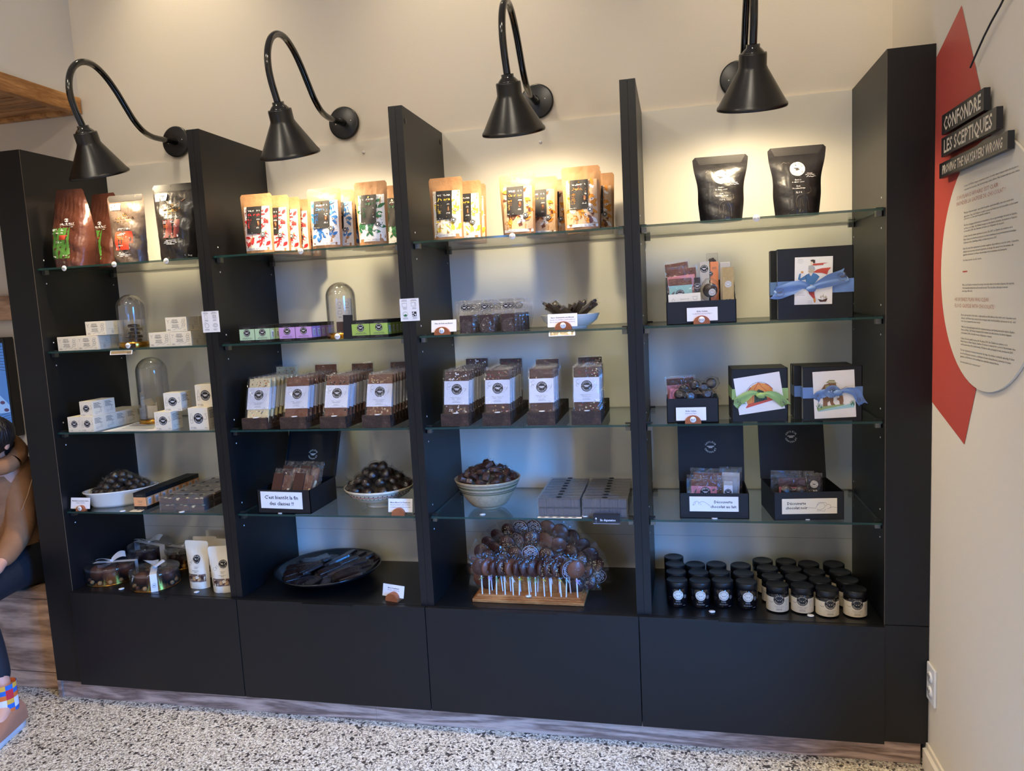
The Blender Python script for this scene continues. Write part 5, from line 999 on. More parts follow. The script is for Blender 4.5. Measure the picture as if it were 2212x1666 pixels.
tag(s.build('sample_strip'), 'cream strip with five dark dots lying before the left box stack', 'card')
(x0_, z1_), (x1_, z0_) = py(1281, 1112.5, .008), py(1339.5, 1132, .008); s = MB().box(x0_, x1_, .0070, .0085, z0_, z1_, 'sig_black'); s.box(x0_, x1_, .0070, .022, z1_, z1_ + .001, 'sig_black'); p = Pr(s, plane_fn(.0070)); cx = (x0_ + x1_) / 2
p.text('En dégustation', cx + .004, z0_ + (z1_ - z0_) * .42, .0058, 'paper', 1, bold=True, w=.044); p.rect(x0_ + .007, x0_ + .010, z0_ + .002, z0_ + .013, 'grey_ink'); p.ell(x0_ + .0085, z0_ + .015, .002, .003, 'paper'); p.stroke([(x0_ + .001, z0_ + .006), (cx - .01, z0_ + .004), (cx + .01, z0_ + .006), (x1_ - .001, z0_ + .004)], .0006, 'grey_ink'); p.rect(x0_, x1_, z0_, z0_ + .0006, 'paper')
tag(s.build('tasting_tag'), 'black tag reading En dégustation on the shelf edge', 'sign')
# ================================================================ bay 3, deck: lollipop stand
zs = ZT[5]; sx0, sx1 = 1.437, 1.786; cxs = (sx0 + sx1) / 2
st_ = thing('lollipop_stand', 'light wooden stand with stepped base and arch full of lollipops', 'stand', (cxs, .125, zs)); hwid = (sx1 - sx0) / 2
s = MB(); 
for i, (e, z0_, z1_) in enumerate(((0, 0, .010), (.006, .010, .014), (.012, .014, .020))): s.box(-hwid + e, hwid - e, -.085 + e, .085 - e, z0_, z1_, 'oak')
s.build('base', st_, bev=.0012)
n = 28; arch = [(.145 * math.cos(math.pi * k / n), .020 + .092 * math.sin(math.pi * k / n)) for k in range(n + 1)]
for yy, sc in ((-.032, .80), (.005, .92), (.045, 1.0)): MB().prism([(x * sc, .020 + (z - .020) * sc) for x, z in arch], yy, yy + .018, 'oak').build('arch', st_, bev=.001)
def lolly(kind, seed):
    r = .0275; s = MB(); s.X = Matrix.Rotation(math.pi / 2, 4, 'X'); s.lathe([(0, -.005), (r * .93, -.005), (r, -.002), (r, .002), (r * .93, .005), (0, .005)], 'choc' if kind != 'milk' else 'choc_milk', 28); s.X = None
    o = s.build('lollipop'); rd = random.Random(seed)
    if kind in ('lace', 'nut'):
        t = MB(); p = Pr(t, plane_fn(-.0052))
        if kind == 'lace':
            for j in range(7):
                a = 2 * math.pi * j / 7; x, z = (r * .55 * math.cos(a), r * .55 * math.sin(a)) if j < 6 else (0, 0)
                for q in range(6): p.leaf(x + .0045 * math.cos(q * 1.047), z + .0045 * math.sin(q * 1.047), .0032, .0009, q * 1.047, 'paper')
            p.arc(0, 0, r * .93, 0, 6.28, .0008, 'paper', 1, 24)
        else:
            for j in range(40): t.ball((rd.uniform(-.7, .7) * r, -.005, rd.uniform(-.65, .65) * r), rd.uniform(.0008, .0018), 'nut', 3)
        t.build('topping', o)
    MB().tube([(0, 0, -r + .004), (0, 0, -r - .062)], .0021, 'white_plastic', 8).build('stick', o)
    t = MB()
    for sg in (-1, 1):
        def f(a, b, sg=sg):
            an = (a - .5) * 2; z = -r - .006 + b * (2 * r + .018); q = math.sin(min(1, b * 1.25) * math.pi * .5) ** .6; return (an * (r + .0055) * q, sg * (.0068 * (1 - an * an) * (1 if b < .75 else 1.6 - b * 1.0)) + rd.uniform(-.0012, .0012), z)
        t.sheet(f, 9, 9, 'clear_film', False)
    t.build('clear_wrapper', o)
    t = MB(); t.lathe([(.0034, -r - .009), (.0040, -r - .007), (.0034, -r - .005)], ('green_rib', 'white_rib', 'yellow', 'label_lilac', 'label_mint')[seed % 5], 10)
    for k in range(4): t.leaf = None; t.tube([(0, -.003, -r - .007), (rd.uniform(-.012, .012), -.006, -r - .007 + rd.uniform(-.014, .004))], .0008, ('green_rib', 'white_rib', 'yellow', 'label_lilac', 'label_mint')[seed % 5], 4)
    t.sheet(lambda a, b: ((a - .5) * .012 * b, -.002 + rd.uniform(-.002, .002), -r - .008 - b * .014), 3, 3, 'clear_film', False)
    t.build('tie', o); return o
LP = [lolly(k, i) for i, k in enumerate(('plain', 'nut', 'plain', 'milk', 'lace', 'plain', 'milk', 'nut'))]; used_lp = set(); LN = 0
def put_lolly(k, x, y, z, yaw, lean, lab, tx=0):
    global LN
    o = LP[k % 8] if (k % 8) not in used_lp else dup(LP[k % 8]); used_lp.add(k % 8); LN += 1
    o.location = (x, y, z); o.rotation_mode = 'XYZ'; o.matrix_world = Matrix.Translation((x, y, z)) @ Matrix.Rotation(lean, 4, 'Y') @ Matrix.Rotation(tx, 4, 'X') @ Matrix.Rotation(yaw, 4, 'Z'); tag(o, lab, 'lollipop', 'wrapped chocolate lollipops')
stw = [.26, .9, 1.15, .95, 1.05, 1.1, .9, .8, 1.2, .95, .85, 1.0, .3]
for i in range(13):
    x = cxs - .146 + i * .0245; put_lolly((0, 3, 5, 1, 6, 2, 0, 5, 7, 1, 7, 4, 3)[i], x + (0 if i < 12 else .004), .058, zs + .020 + .088, stw[i], U(-.06, .06), 'lollipop in the front row of the stand, %s from the left' % ((NM + ('eleventh', 'twelfth', 'thirteenth'))[i]))
for i in range(9):
    x = cxs - .125 + i * .031; put_lolly(i * 3 + 1, x, .088, zs + .020 + .084, U(.3, 1.1), U(-.08, .08), 'lollipop in the second low row of the stand, %s from the left' % NM[i])
for ring, (rr, n, y, zz) in enumerate(((.118, 9, .105, .030), (.150, 13, .138, .034), (.176, 15, .178, .036))):
    for i in range(n):
        a = math.pi * (.02 + .96 * i / (n - 1)); ex, ez = rr * 1.14 * math.cos(a), rr * .93 * math.sin(a)
        if ring == 0 and abs(math.cos(a)) < .9 and math.sin(a) > .0: ez *= .98
        put_lolly((i * 5 + ring * 3) if not (ring == 2 and i in (6, 7)) else 4, cxs + .004 - ex, y, zs + zz + ez, U(-.9, .5) if ring else U(-.25, .25), -math.atan2(ex, ez + .02), 'lollipop of the %s arch ring, %s from the left' % (('front', 'middle', 'rear')[ring], (NM + ('eleventh', 'twelfth', 'thirteenth', 'fourteenth', 'fifteenth'))[i]), tx=-.1 if ring == 0 else 0)
x_, y_ = pz(1140.6, 1290, zs + .0205); disc(x_, .052, zs + .0205, 'round white price disc on the front of the lollipop stand', '', True)
mat('silver_card', (196, 188, 176), .35, metal=.4); mat('mirror_foil', (214, 200, 168), .12, metal=.9, bump=.25, bscale=26)
mat('fig_red', (196, 74, 62), .55); mat('fig_blue', (72, 120, 176), .55); mat('fig_hair', (62, 52, 48), .6); mat('fig_skin', (236, 216, 200), .6); mat('fig_grey', (176, 178, 184), .6); mat('fig_tan', (190, 178, 158), .6); mat('fig_orange', (214, 146, 70), .6); mat('tent_or', (232, 150, 72), .55); mat('tent_red', (206, 84, 62), .55); mat('forest', (58, 78, 62), .6, var=.5, vscale=300); mat('bear', (136, 98, 72), .6); mat('hat', (150, 150, 118), .6); mat('grass', (150, 174, 120), .6); mat('water', (160, 204, 212), .6); mat('vest', (170, 172, 130), .6)
mat('inner_grey', (150, 150, 148), .6)
# ================================================================ bay 4, second shelf: gift box of treats and the wide ribboned boxes
zs = ZT[2]; y0 = .030
x0, x1 = py(1440.2, 700, y0)[0], py(1591.2, 695.6, y0)[0]; w = x1 - x0; cx = (x0 + x1) / 2; h = py(1515, 650, y0)[1] - zs
o = thing('open_gift_box', 'black open gift box with a sloping back holding bars and bags, second shelf', 'box', (cx, y0, zs), group='open black gift boxes'); s = MB(); dp = .10
s.box(-w / 2, w / 2, 0, .0025, 0, h, 'black_card'); s.box(-w / 2, w / 2, dp - .0025, dp, 0, h * 1.9, 'black_card'); s.box(-w / 2, w / 2, 0, dp, 0, .002, 'black_inner')
for sg in (-1, 1):
    X = sorted((sg * w / 2, sg * (w / 2 - .002))); s.add([(x, y, z) for x in X for y, z in ((0, 0), (dp, 0), (dp, h * 2.1), (dp * .35, h * 2.1 if sg < 0 else h * 1.5), (0, h))], [(0, 1, 2, 3, 4), (9, 8, 7, 6, 5), (0, 5, 6, 1), (1, 6, 7, 2), (2, 7, 8, 3), (3, 8, 9, 4), (4, 9, 5, 0)], 'black_card')
s.build('tray', o)
GB = 'treats in the upper gift box'
def at2(u, v, y): a, b = py(u, v, y); return a, b
def rect_item(ul, vt, ur, vb, y, mt, lab, cat, th=.010, pr=None, film=False, rot=0, name='carton', grp=GB):
    xa, zt = py(ul, vt, y); xb, zb = py(ur, vb, y); W_, H_ = xb - xa, zt - zb
    s = MB().box(-W_ / 2, W_ / 2, 0, th, 0, H_, mt); p = Pr(s, plane_fn(0))
    if pr: pr(p, W_, H_)
    q = s.build(name, bev=.0008)
    if film:
        t = MB(); rd = random.Random(int(ul)); t.sheet(lambda a, b: ((a - .5) * (W_ + .012), -.003 + rd.uniform(-.0013, .0013), b * (H_ + .012) - .004), 9, 9, 'bag_film', False); t.sheet(lambda a, b: ((a - .5) * (W_ + .012), th + .001, b * (H_ + .012) - .004), 2, 2, 'bag_film', False); t.build('clear_wrapper', q)
    q.location = ((xa + xb) / 2, y, zb); q.rotation_euler = (0, rot, 0); return tag(q, lab, cat, grp)
def nutty(p, W_, H_):
    rd = random.Random(3)
    for i in range(60): p.ell(rd.uniform(-.46, .46) * W_, rd.uniform(.05, .95) * H_, rd.uniform(.001, .003), rd.uniform(.001, .002), ('choc', 'nut', 'choc_dark', 'nut')[i % 4], 1, 7)
rect_item(1445, 569, 1497, 660, .098, 'choc_milk', 'topmost nut bar in clear wrap at the back left of the upper gift box', 'chocolate bar', .008, nutty, True, -.10)
rect_item(1446, 582, 1510, 665, .084, 'choc_milk', 'nut chocolate bar in clear wrap behind the pink-sleeved one', 'chocolate bar', .008, nutty, True, -.06)
rect_item(1447, 597, 1508, 668, .068, 'label_pink', 'bar in a pink sleeve peeping over the mint label', 'chocolate bar', .008, None, False, -.08)
def mint(p, W_, H_):
    p.rect(-W_ / 2, W_ / 2, 0, H_ * .76, 'label_mint'); p.logo(-.002, H_ * .46, .0120, 'ink', 'paper', 2); p.leaf(-W_ * .34, H_ * .48, .008, .003, .9, 'grey_ink', 2); p.arc(W_ * .33, H_ * .40, .006, 0, 3.1, .0006, 'grey_ink', 2); p.stroke([(W_ * .2, H_ * .38), (W_ * .46, H_ * .38)], .0005, 'grey_ink', 2); p.lines(0, H_ * .14, W_ * .5, 1, .003, 'grey_ink', 2); nutty(Pr(p.b, lambda x, z, l: p.fn(x, H_ * .78 + z * .2, l)), W_, H_)
rect_item(1446, 603, 1497, 662, .052, 'choc_milk', 'nut bar with a mint green label in the upper gift box', 'chocolate bar', .009, mint, True, -.03)
def creamy(p, W_, H_): p.arc(W_ * .33, H_ * .82, .006, 3.14, 6.28, .0006, 'grey_ink'); p.stroke([(W_ * .24, H_ * .86), (W_ * .42, H_ * .86)], .0006, 'grey_ink'); p.text('Caramel et sel', 0, H_ * .80, .0028, 'grey_ink'); p.stroke([(-W_ * .4, H_ * .74), (-W_ * .35, H_ * .84), (-W_ * .3, H_ * .74)], .0006, 'grey_ink'); p.lines(0, H_ * .66, W_ * .6, 2, .004, 'grey_ink')
rect_item(1445, 636, 1516, 690, .036, 'cream', 'low cream carton in front of the mint-labelled bar', 'box', .012, creamy, False, -.03)
rect_item(1499, 600, 1514, 665, .050, 'choc_dark', 'slim dark bar in clear wrap with round logo sticker', 'chocolate bar', .010, lambda p, W_, H_: p.logo(0, H_ * .72, .0098, 'choc_dark', 'paper', 2), True)
rect_item(1510, 566, 1532, 650, .072, 'silver_card', 'slim silver carton with a black round logo', 'box', .022, lambda p, W_, H_: p.logo(-.001, H_ * .82, .0108, 'ink', 'paper', 2), False, .02)
rect_item(1534, 566, 1553, 650, .082, 'label_orange', 'orange carton with a star-shaped chocolate on top', 'box', .024, lambda p, W_, H_: (p.lines(0, H_ * .86, W_ * .7, 2, .004, 'grey_ink'), p.logo(-W_ * .5, H_ * .70, .0070, 'ink', 'paper', 2)), False)
q = rect_item(1526, 548, 1551, 575, .090, 'clear_box', 'clear box with a dark chocolate star above the orange carton', 'box', .02); t = MB().box(-.011, .011, .003, .017, 0, .010, 'gold'); [t.ball((.006 * math.cos(i * 1.256), .008, .015 + .005 * math.sin(i * 1.256)), .005, 'choc_dark', 4, (1, .7, 1)) for i in range(5)]; t.build('chocolate_star', q)
rect_item(1555, 567, 1579, 650, .074, 'silver_card', 'pale silver carton behind the mirror foil packet', 'box', .016)
rect_item(1560, 578, 1586, 650, .048, 'mirror_foil', 'tall mirror foil packet at the right end of the upper gift box', 'packet', .012, lambda p, W_, H_: p.logo(0, H_ * .50, .0095, 'silver_card', 'paper', 2))
q = MB(); q.X = Matrix.Rotation(math.pi / 2, 4, 'X'); q.lathe([(0, -.008), (.017, -.008), (.020, 0), (.017, .008), (0, .008)], 'choc_dark', 26); q.X = None; Pr(q, plane_fn(-.0086)).logo(.005, -.006, .0098, 'silver_card', 'paper', 1); q = q.build('wrapped_medallion'); wrapper_ball(.026, 5, False, 'bag_film', (1, .5, 1.25)).build('clear_wrapper', q); q.location = (py(1534, 625, .045)[0], .045, py(1534, 627, .045)[1]); tag(q, 'round dark chocolate medallion in crumpled clear wrap', 'chocolate', GB)
xx = py(1517.5, 700, .018)[0]; card_holder(xx - .002, .014, zs, .082, .037, ['Boîte Cadeau', "Le plus fort c'est mon Papa !"], 'white gift box card on the second shelf, priced 155', '$155', hw=.044, dome=.023, cx=.002, tilt=-.05)
# ---- ribboned gift boxes
def gift_box(w, h, d, rib, rz, rw, name, card=None, side=True):
    o = thing('gift_box', name, 'gift box', group='upright black gift boxes'); s = MB(); s.box(-w / 2, w / 2, 0, .003, 0, h, 'black_card'); s.box(-w / 2, w / 2, d - .003, d, 0, h, 'black_card'); s.box(-w / 2 + .0015, w / 2 - .0015, .003, d - .003, .0015, h - .0015, 'inner_grey'); s.box(w / 2 - .003, w / 2, .0, d, 0, h, 'black_card'); s.box(-w / 2, w / 2, 0, d, h - .002, h, 'black_card'); s.build('box_body', o, bev=.0008)
    s = MB(); s.box(-w / 2 - .0006, w / 2 + .0006, -.0006, d + .0006, rz - rw / 2, rz + rw / 2, rib); s.build('ribbon_band', o); return o
def ribbon_bow(o, x, z, rib, tails, knot=.010, y=-.003, w=.022):
    """tails: list of centre-line points (x, z) from the knot outwards; each becomes a ribbon strip with a twist at the knot"""
    s = MB()
    for ti, pts in enumerate(tails):
        P = [Vector((x + a, 0, z + b)) for a, b in pts]; n = len(P) - 1; L = []
        def c(u):
            k = min(int(u * n), n - 1); t = u * n - k; p0, p1, p2, p3 = P[max(k - 1, 0)], P[k], P[k + 1], P[min(k + 2, n)]
            return .5 * ((2 * p1) + (-p0 + p2) * t + (2 * p0 - 5 * p1 + 4 * p2 - p3) * t * t + (-p0 + 3 * p1 - 3 * p2 + p3) * t ** 3)
        def f(u, t, ti=ti):
            cc = c(u); dd = (c(min(1, u + .02)) - c(max(0, u - .02))).normalized(); nn = Vector((-dd.z, 0, dd.x)); ww = w * (.22 + .78 * min(1, u * 2.2)); k = (t - .5)
            e = dd * (.012 * (1 - abs(k) * 2) * (-1 if u > .98 else 0) + (.010 * k if u > .98 else 0)); return tuple(cc + nn * ww * k + e + Vector((0, y - .0022 * ti - .007 * math.sin(math.pi * min(1, u * 1.3)) - .0016 * math.sin(k * 9 + u * 7), 0)))
        s.sheet(f, 14, 6, rib)
        e = c(.72); d2 = c(.85) - c(.6); rot = math.atan2(d2.z, d2.x) if d2.x >= 0 else math.atan2(-d2.z, -d2.x); ca, sa = math.cos(rot), math.sin(rot)
        yy = y - .0022 * ti - .007 * math.sin(math.pi * min(1, .72 * 1.3)) - .0024
        Pr(s, lambda X, Zz, l: (e.x + X * ca - Zz * sa, yy - .0002 * l, e.z + X * sa + Zz * ca)).logo(0, 0, w * .42, None, 'grey_ink', 1)
    s.build('ribbon_bow', o); MB().ball((x, y - .007, z), knot, rib, 8, (1.25, .6, .8), rough=.12, seed=3).build('ribbon_knot', o)
# wide pair (front with flying figure card)
yb = .045; xl, xr = py(1681, 691.6, yb)[0], py(1844, 686.4, yb)[0]; w = xr - xl; h = py(1681, 539, yb)[1] - zs
g1 = gift_box(w, h, .030, 'blue_rib', h * .45, .036, 'wide black gift box with blue ribbon and flying figure card, second shelf'); g1.location = ((xl + xr) / 2, yb, zs)
s = MB(); cw, ch = w * .50, h * .665; s.box(-cw / 2, cw / 2, -.0006, 0, -ch / 2, ch / 2, 'paper'); p = Pr(s, plane_fn(-.0006, .00015))
sx, sz = cw / 830, ch / 1020; K = lambda X, Y: ((X - 1220) * sx, (675 - Y) * sz)
def pol(L, m, l=1): p.poly([K(a, b) for a, b in L], m, l)
pol([(1190, 315), (1270, 310), (1535, 298), (1430, 320), (1432, 345), (1190, 350)], 'fig_red', 2); pol([(1200, 500), (1290, 440), (1400, 415), (1600, 405), (1540, 470), (1515, 550), (1400, 515)], 'fig_red', 2)
pol([(1145, 235), (1200, 222), (1250, 235), (1250, 300), (1215, 305), (1190, 265), (1160, 268)], 'fig_hair', 3); pol([(1150, 270), (1190, 265), (1212, 305), (1195, 340), (1155, 345), (1148, 310)], 'fig_skin', 3)
pol([(1110, 350), (1180, 345), (1240, 380), (1250, 450), (1180, 420), (1100, 440)], 'fig_grey', 2); pol([(1095, 470), (1150, 420), (1230, 440), (1235, 480), (1200, 505), (1110, 500)], 'fig_tan', 3)
pol([(1050, 545), (1130, 510), (1170, 575), (1210, 505), (1290, 540), (1350, 590), (1230, 760), (1080, 760), (1050, 680)], 'fig_blue', 3); pol([(1055, 545), (930, 620), (945, 510), (905, 520), (875, 640), (940, 665), (1060, 640)], 'fig_blue', 3); p.ell(*K(968, 485), 30 * sx, 22 * sz, 'fig_orange', 3, 14); pol([(1120, 515), (1180, 505), (1195, 510), (1155, 580)], 'fig_skin', 4)
pol([(1085, 840), (1235, 830), (1245, 960), (1265, 1060), (1220, 1060), (1130, 960)], 'fig_red', 3); pol([(1220, 1055), (1268, 1055), (1275, 1110), (1265, 1145), (1240, 1145), (1225, 1090)], 'fig_orange', 4)
pol([(1320, 1070), (1420, 1095), (1535, 1060), (1500, 1130), (1370, 1135)], 'choc', 3); [p.stroke([K(a, b), K(a + 5, 1090)], .0005, 'grey_ink', 3) for a, b in ((1390, 990), (1440, 960), (1490, 1000))]; [p.leaf(*K(a, b), .0035, .0018, 1.2, 'fig_tan', 3) for a, b in ((1385, 1030), (1430, 1010), (1475, 1040), (1505, 1045))]
p.lines(*K(930, 210), .018, 4, .0035, 'grey_ink', 2, al='c', th=.0004); p.lines(*K(950, 920), .022, 3, .004, 'grey_ink', 2, th=.0004); p.lines(*K(1150, 1110), .016, 3, .004, 'grey_ink', 2, th=.0004)
q = s.build('picture_card'); q.location = (g1.location.x - w * .0 - .005, yb - .0016, zs + h * .535); q.rotation_euler = (0, .02, 0); tag(q, 'portrait card of a man in blue with red scarves, under the blue ribbon', 'card', 'illustrated cards on gift boxes')
ribbon_bow(g1, -.012, h * .42, 'blue_rib', [[(0, 0), (-.022, .012), (-.052, .004), (-.082, -.006), (-.098, -.004)], [(0, 0), (.020, .010), (.052, .022), (.080, .030), (.088, .034)]], y=-.004, w=.034)
g1b = gift_box(w, h, .030, 'blue_rib', h * .45, .036, 'wide black gift box behind the flying figure box, showing at its left'); g1b.location = (g1.location.x - .012, yb + .055, zs)
# ---- third shelf
zs = ZT[3]; y0 = .032
x0, x1 = py(1441, 906, y0)[0], py(1553, 904, y0)[0]; w = x1 - x0; h = py(1500, 861, y0)[1] - zs
o = lined_box(w, .10, h, .0001, 'small open black gift box of dark chocolates on the third shelf', 'open black gift boxes', ((x0 + x1) / 2, y0, zs), 0, 0)
bpy.data.objects.remove([c for c in o.children if c.name.startswith('lid')][0]); GB = 'treats in the lower gift box'
rect_item(1443, 818, 1503, 878, .085, 'label_pink', 'pink-sleeved bar with a nutty edge in the lower gift box', 'chocolate bar', .010, lambda p, W_, H_: (p.rect(-W_ / 2, W_ / 2, H_ * .78, H_, 'choc', 1), p.logo(.002, H_ * .40, .0105, 'ink', 'paper', 2), p.leaf(-W_ * .3, H_ * .5, .006, .002, 1, 'grey_ink', 2)), True, -.06, grp=GB)
rect_item(1443, 840, 1462, 880, .062, 'label_pink', 'pink corner of a packet at the front left of the lower gift box', 'packet', .008, None, False, .1, grp=GB)
for i, (u, v, y) in enumerate(((1478, 842, .070), (1500, 832, .078), (1520, 838, .080), (1536, 828, .082), (1468, 853, .058), (1492, 856, .055), (1528, 852, .056))):
    q = MB(); q.X = Matrix.Rotation(math.pi / 2, 4, 'X'); q.lathe([(0, -.006), (.013, -.006), (.0155, 0), (.013, .006), (0, .006)], 'choc_dark', 22); q.X = None; Pr(q, plane_fn(-.0066)).logo(0, 0, .0085, 'choc_dark', 'grey_ink', 1); q = q.build('wrapped_medallion'); wrapper_ball(.021, 60 + i, i % 2 == 0, 'bag_film', (1.15, .5, .95)).build('clear_wrapper', q)
    a_, b_ = py(u, v, y); q.location = (a_, y, b_); q.rotation_euler = (U(-.3, .1), U(-.4, .4), U(-.2, .2)); tag(q, 'dark chocolate medallion in clear wrap, %s from the top of the lower gift box' % NM[i], 'chocolate', GB)
xx = py(1498, 912, .017)[0]; card_holder(xx - .001, .014, zs, .082, .037, ['Boîte Cadeau', "J'aime mon Papa !"], 'white gift box card on the third shelf, priced 67', '$67', hw=.044, dome=.023, cx=-.005, tilt=-.05)
def square_set(bl, br, tl, y, rib, nm, n, dx, rwid):
    xl, xr = py(*bl, y)[0], py(*br, y)[0]; w = xr - xl; h = py(*tl, y)[1] - zs; r = []
    for i in range(n):
        g = gift_box(w, h, .036, 'green_rib' if i == n - 1 and nm[0] == 'b' else rib, h * .52, rwid, ('square black gift box with %s' % nm) if i == 0 else 'square black gift box, %s behind the one with %s' % (NM[i - 1], nm)); g.location = ((xl + xr) / 2 + dx * i, y + i * .0395, zs); r.append(g)
    return r[0], w, h
ya = .040; gA, wA, hA = square_set((1582.5, 911.3), (1702.7, 909.5), (1579, 798), ya, 'green_rib', 'a tent card and green ribbon', 3, -.001, .030)
s = MB(); cw, ch = wA * .83, hA * .70; s.box(-cw / 2, cw / 2, -.0006, 0, -ch / 2, ch / 2, 'paper'); p = Pr(s, plane_fn(-.0006, .00015)); u_ = cw / 100
def pol(L, m, l=1): p.poly([(a * u_, b * u_) for a, b in L], m, l)
pol([(-28, -26), (-30, -8), (-24, 8), (-12, 20), (2, 25), (16, 20), (28, 8), (33, -8), (32, -18)], 'tent_or', 1); pol([(-28, -26), (32, -16), (33, -11), (-27, -20)], 'tent_red', 2); pol([(-34, -29), (36, -18), (34, -13), (-30, -23)], 'tent_red', 3)
pol([(-14, -20), (-10, 2), (0, 10), (10, 4), (16, -16)], 'forest', 3); p.stroke([(a * u_, b * u_) for a, b in ((2, 25), (-8, 12), (-14, -2), (-17, -20))], .0016, 'tent_red', 4); p.stroke([(a * u_, b * u_) for a, b in ((2, 25), (8, 14), (18, 2), (24, -14))], .0012, 'tent_red', 4); p.arc(1 * u_, -10 * u_, 32 * u_, .4, 2.8, .0008, 'grey_ink', 5, 20, rz=36 * u_); p.stroke([(a * u_, b * u_) for a, b in ((16, 20), (24, 14), (30, 6))], .0022, 'tent_red', 4); p.stroke([(a * u_, b * u_) for a, b in ((-16, 17), (-23, 9), (-28, 0))], .0022, 'tent_red', 4)
q = s.build('picture_card'); q.location = (gA.location.x - .002, ya - .0016, zs + hA * .53); q.rotation_euler = (0, -.14, 0); tag(q, 'tilted card showing an orange tent, under the green ribbon', 'card', 'illustrated cards on gift boxes')
ribbon_bow(gA, .002, hA * .50, 'green_rib', [[(0, 0), (-.022, .008), (-.045, -.006), (-.062, -.018), (-.050, -.030)], [(0, 0), (.018, .004), (.040, -.004), (.060, -.022), (.066, -.030)]], y=-.004, w=.024)
gB, wB, hB = square_set((1735, 908), (1863, 906.9), (1731, 793.3), .034, 'blue_rib', 'a fishing bear card and blue ribbon', 3, .0, .030)
for g in [x for x in C.objects if x.name.startswith('gift_box') and 'bear' in x.get('label', '') and x != gB]: g.location.x -= .016
s = MB(); cw, ch = wB * .70, hB * .865; s.box(-cw / 2, cw / 2, -.0006, 0, -ch / 2, ch / 2, 'paper'); p = Pr(s, plane_fn(-.0006, .00015)); u_ = cw / 580
def pol(L, m, l=1): p.poly([((a - 1660) * u_, (660 - b) * u_) for a, b in L], m, l)
pol([(1410, 880), (1500, 845), (1700, 850), (1930, 800), (1930, 870), (1750, 880), (1520, 900), (1430, 910)], 'water', 1); pol([(1410, 860), (1480, 830), (1800, 810), (1780, 830), (1540, 870), (1420, 900)], 'grass', 2)
pol([(1495, 830), (1500, 745), (1490, 640), (1480, 580), (1530, 505), (1600, 490), (1670, 590), (1650, 700), (1640, 780), (1670, 820), (1610, 820), (1590, 750), (1560, 780), (1560, 830)], 'bear', 3); pol([(1540, 520), (1600, 510), (1650, 620), (1660, 700), (1580, 710), (1540, 600)], 'vest', 4)
pol([(1580, 480), (1690, 490), (1692, 530), (1650, 552), (1600, 540)], 'bear', 5); pol([(1650, 525), (1688, 520), (1690, 545), (1655, 552)], 'nut', 6); p.ell((1688 - 1660) * u_, (660 - 527) * u_, .0012, .0010, 'ink', 7, 10); pol([(1548, 478), (1600, 440), (1670, 445), (1690, 485), (1718, 495), (1620, 490)], 'hat', 6); pol([(1590, 462), (1680, 468), (1680, 476), (1588, 470)], 'cream', 7)
pol([(1730, 815), (1725, 760), (1690, 730), (1740, 700), (1780, 700), (1785, 760), (1775, 815)], 'bear', 3); p.ell((1752 - 1660) * u_, (660 - 690) * u_, .0045, .0042, 'bear', 4, 14); pol([(1720, 690), (1790, 690), (1770, 675), (1735, 675)], 'hat', 5); p.stroke([((a - 1660) * u_, (660 - b) * u_) for a, b in ((1695, 760), (1700, 660), (1740, 600), (1830, 553), (1860, 575))], .0007, 'choc', 5)
for a, b in ((1420, 870), (1440, 840), (1470, 860), (1890, 840), (1910, 820), (1925, 845)): [p.stroke([((a - 1660) * u_, (660 - b) * u_), ((a + q - 1660) * u_, (660 - b + 60) * u_)], .0009, 'green', 4) for q in (-18, 0, 18)]
q = s.build('picture_card'); q.location = (gB.location.x + .004, .034 - .0016, zs + hB * .485); q.rotation_euler = (0, -.04, 0); tag(q, 'card showing a bear in a hat fishing with a cub, under the blue ribbon', 'card', 'illustrated cards on gift boxes')
ribbon_bow(gB, .012, hB * .52, 'blue_rib', [[(0, 0), (-.024, .002), (-.048, -.006), (-.056, -.020)], [(0, 0), (.022, .006), (.044, .0), (.056, -.022), (.064, -.034)], [(0, 0), (-.014, -.006), (-.026, .004), (-.012, .010), (0, 0)]], y=-.004, w=.022)
# ================================================================ bay 4, fourth shelf: two discovery boxes
zs = ZT[4]; y0 = .030
xl, xr = py(1469, 1118.5, y0)[0], py(1618.8, 1119.4, y0)[0]; h = py(1500, 1066, y0)[1] - zs; w = xr - xl
oA = lined_box(w, .15, h, .185, 'open black box labelled chocolat au lait on the fourth shelf', 'open black gift boxes', ((xl + xr) / 2, y0, zs), 0, -.12, logo_z=.55)
s = MB(); sw = .134; s.box(-sw / 2, sw / 2, -.0010, 0, -.0215, .0215, 'paper'); p = Pr(s, plane_fn(-.0010)); p.text('Découverte', .026, .0065, .0078, 'ink', 1, bold=True, w=.050); p.text('chocolat au lait', .026, -.0072, .0078, 'ink', 1, bold=True, w=.071)
p.stroke([(-.058, -.004), (-.054, .006), (-.046, .008), (-.040, .004), (-.034, .007), (-.026, .006), (-.018, .001), (-.010, -.006)], .0007, 'grey_ink'); p.stroke([(-.058, -.004), (-.052, -.001), (-.050, .007)], .0007, 'grey_ink'); p.stroke([(-.042, .005), (-.043, -.001), (-.038, .002), (-.034, -.003)], .0007, 'grey_ink')
q = s.build('paper_sign'); xx, zz = py(1542, 1089, y0); q.location = (xx, y0 - .0006, zz); q.rotation_euler = (0, .0, 0); tag(q, 'white paper sign reading Découverte chocolat au lait with a line-drawn bird', 'sign')
xl, xr = py(1671, 1116.4, y0)[0], py(1825.4, 1117.2, y0)[0]; h = py(1700, 1063, y0)[1] - zs; w = xr - xl
oB = lined_box(w, .165, h, .185, 'open black box labelled chocolat noir on the fourth shelf', 'open black gift boxes', ((xl + xr) / 2, y0, zs), .10, -.18, logo_z=.66)
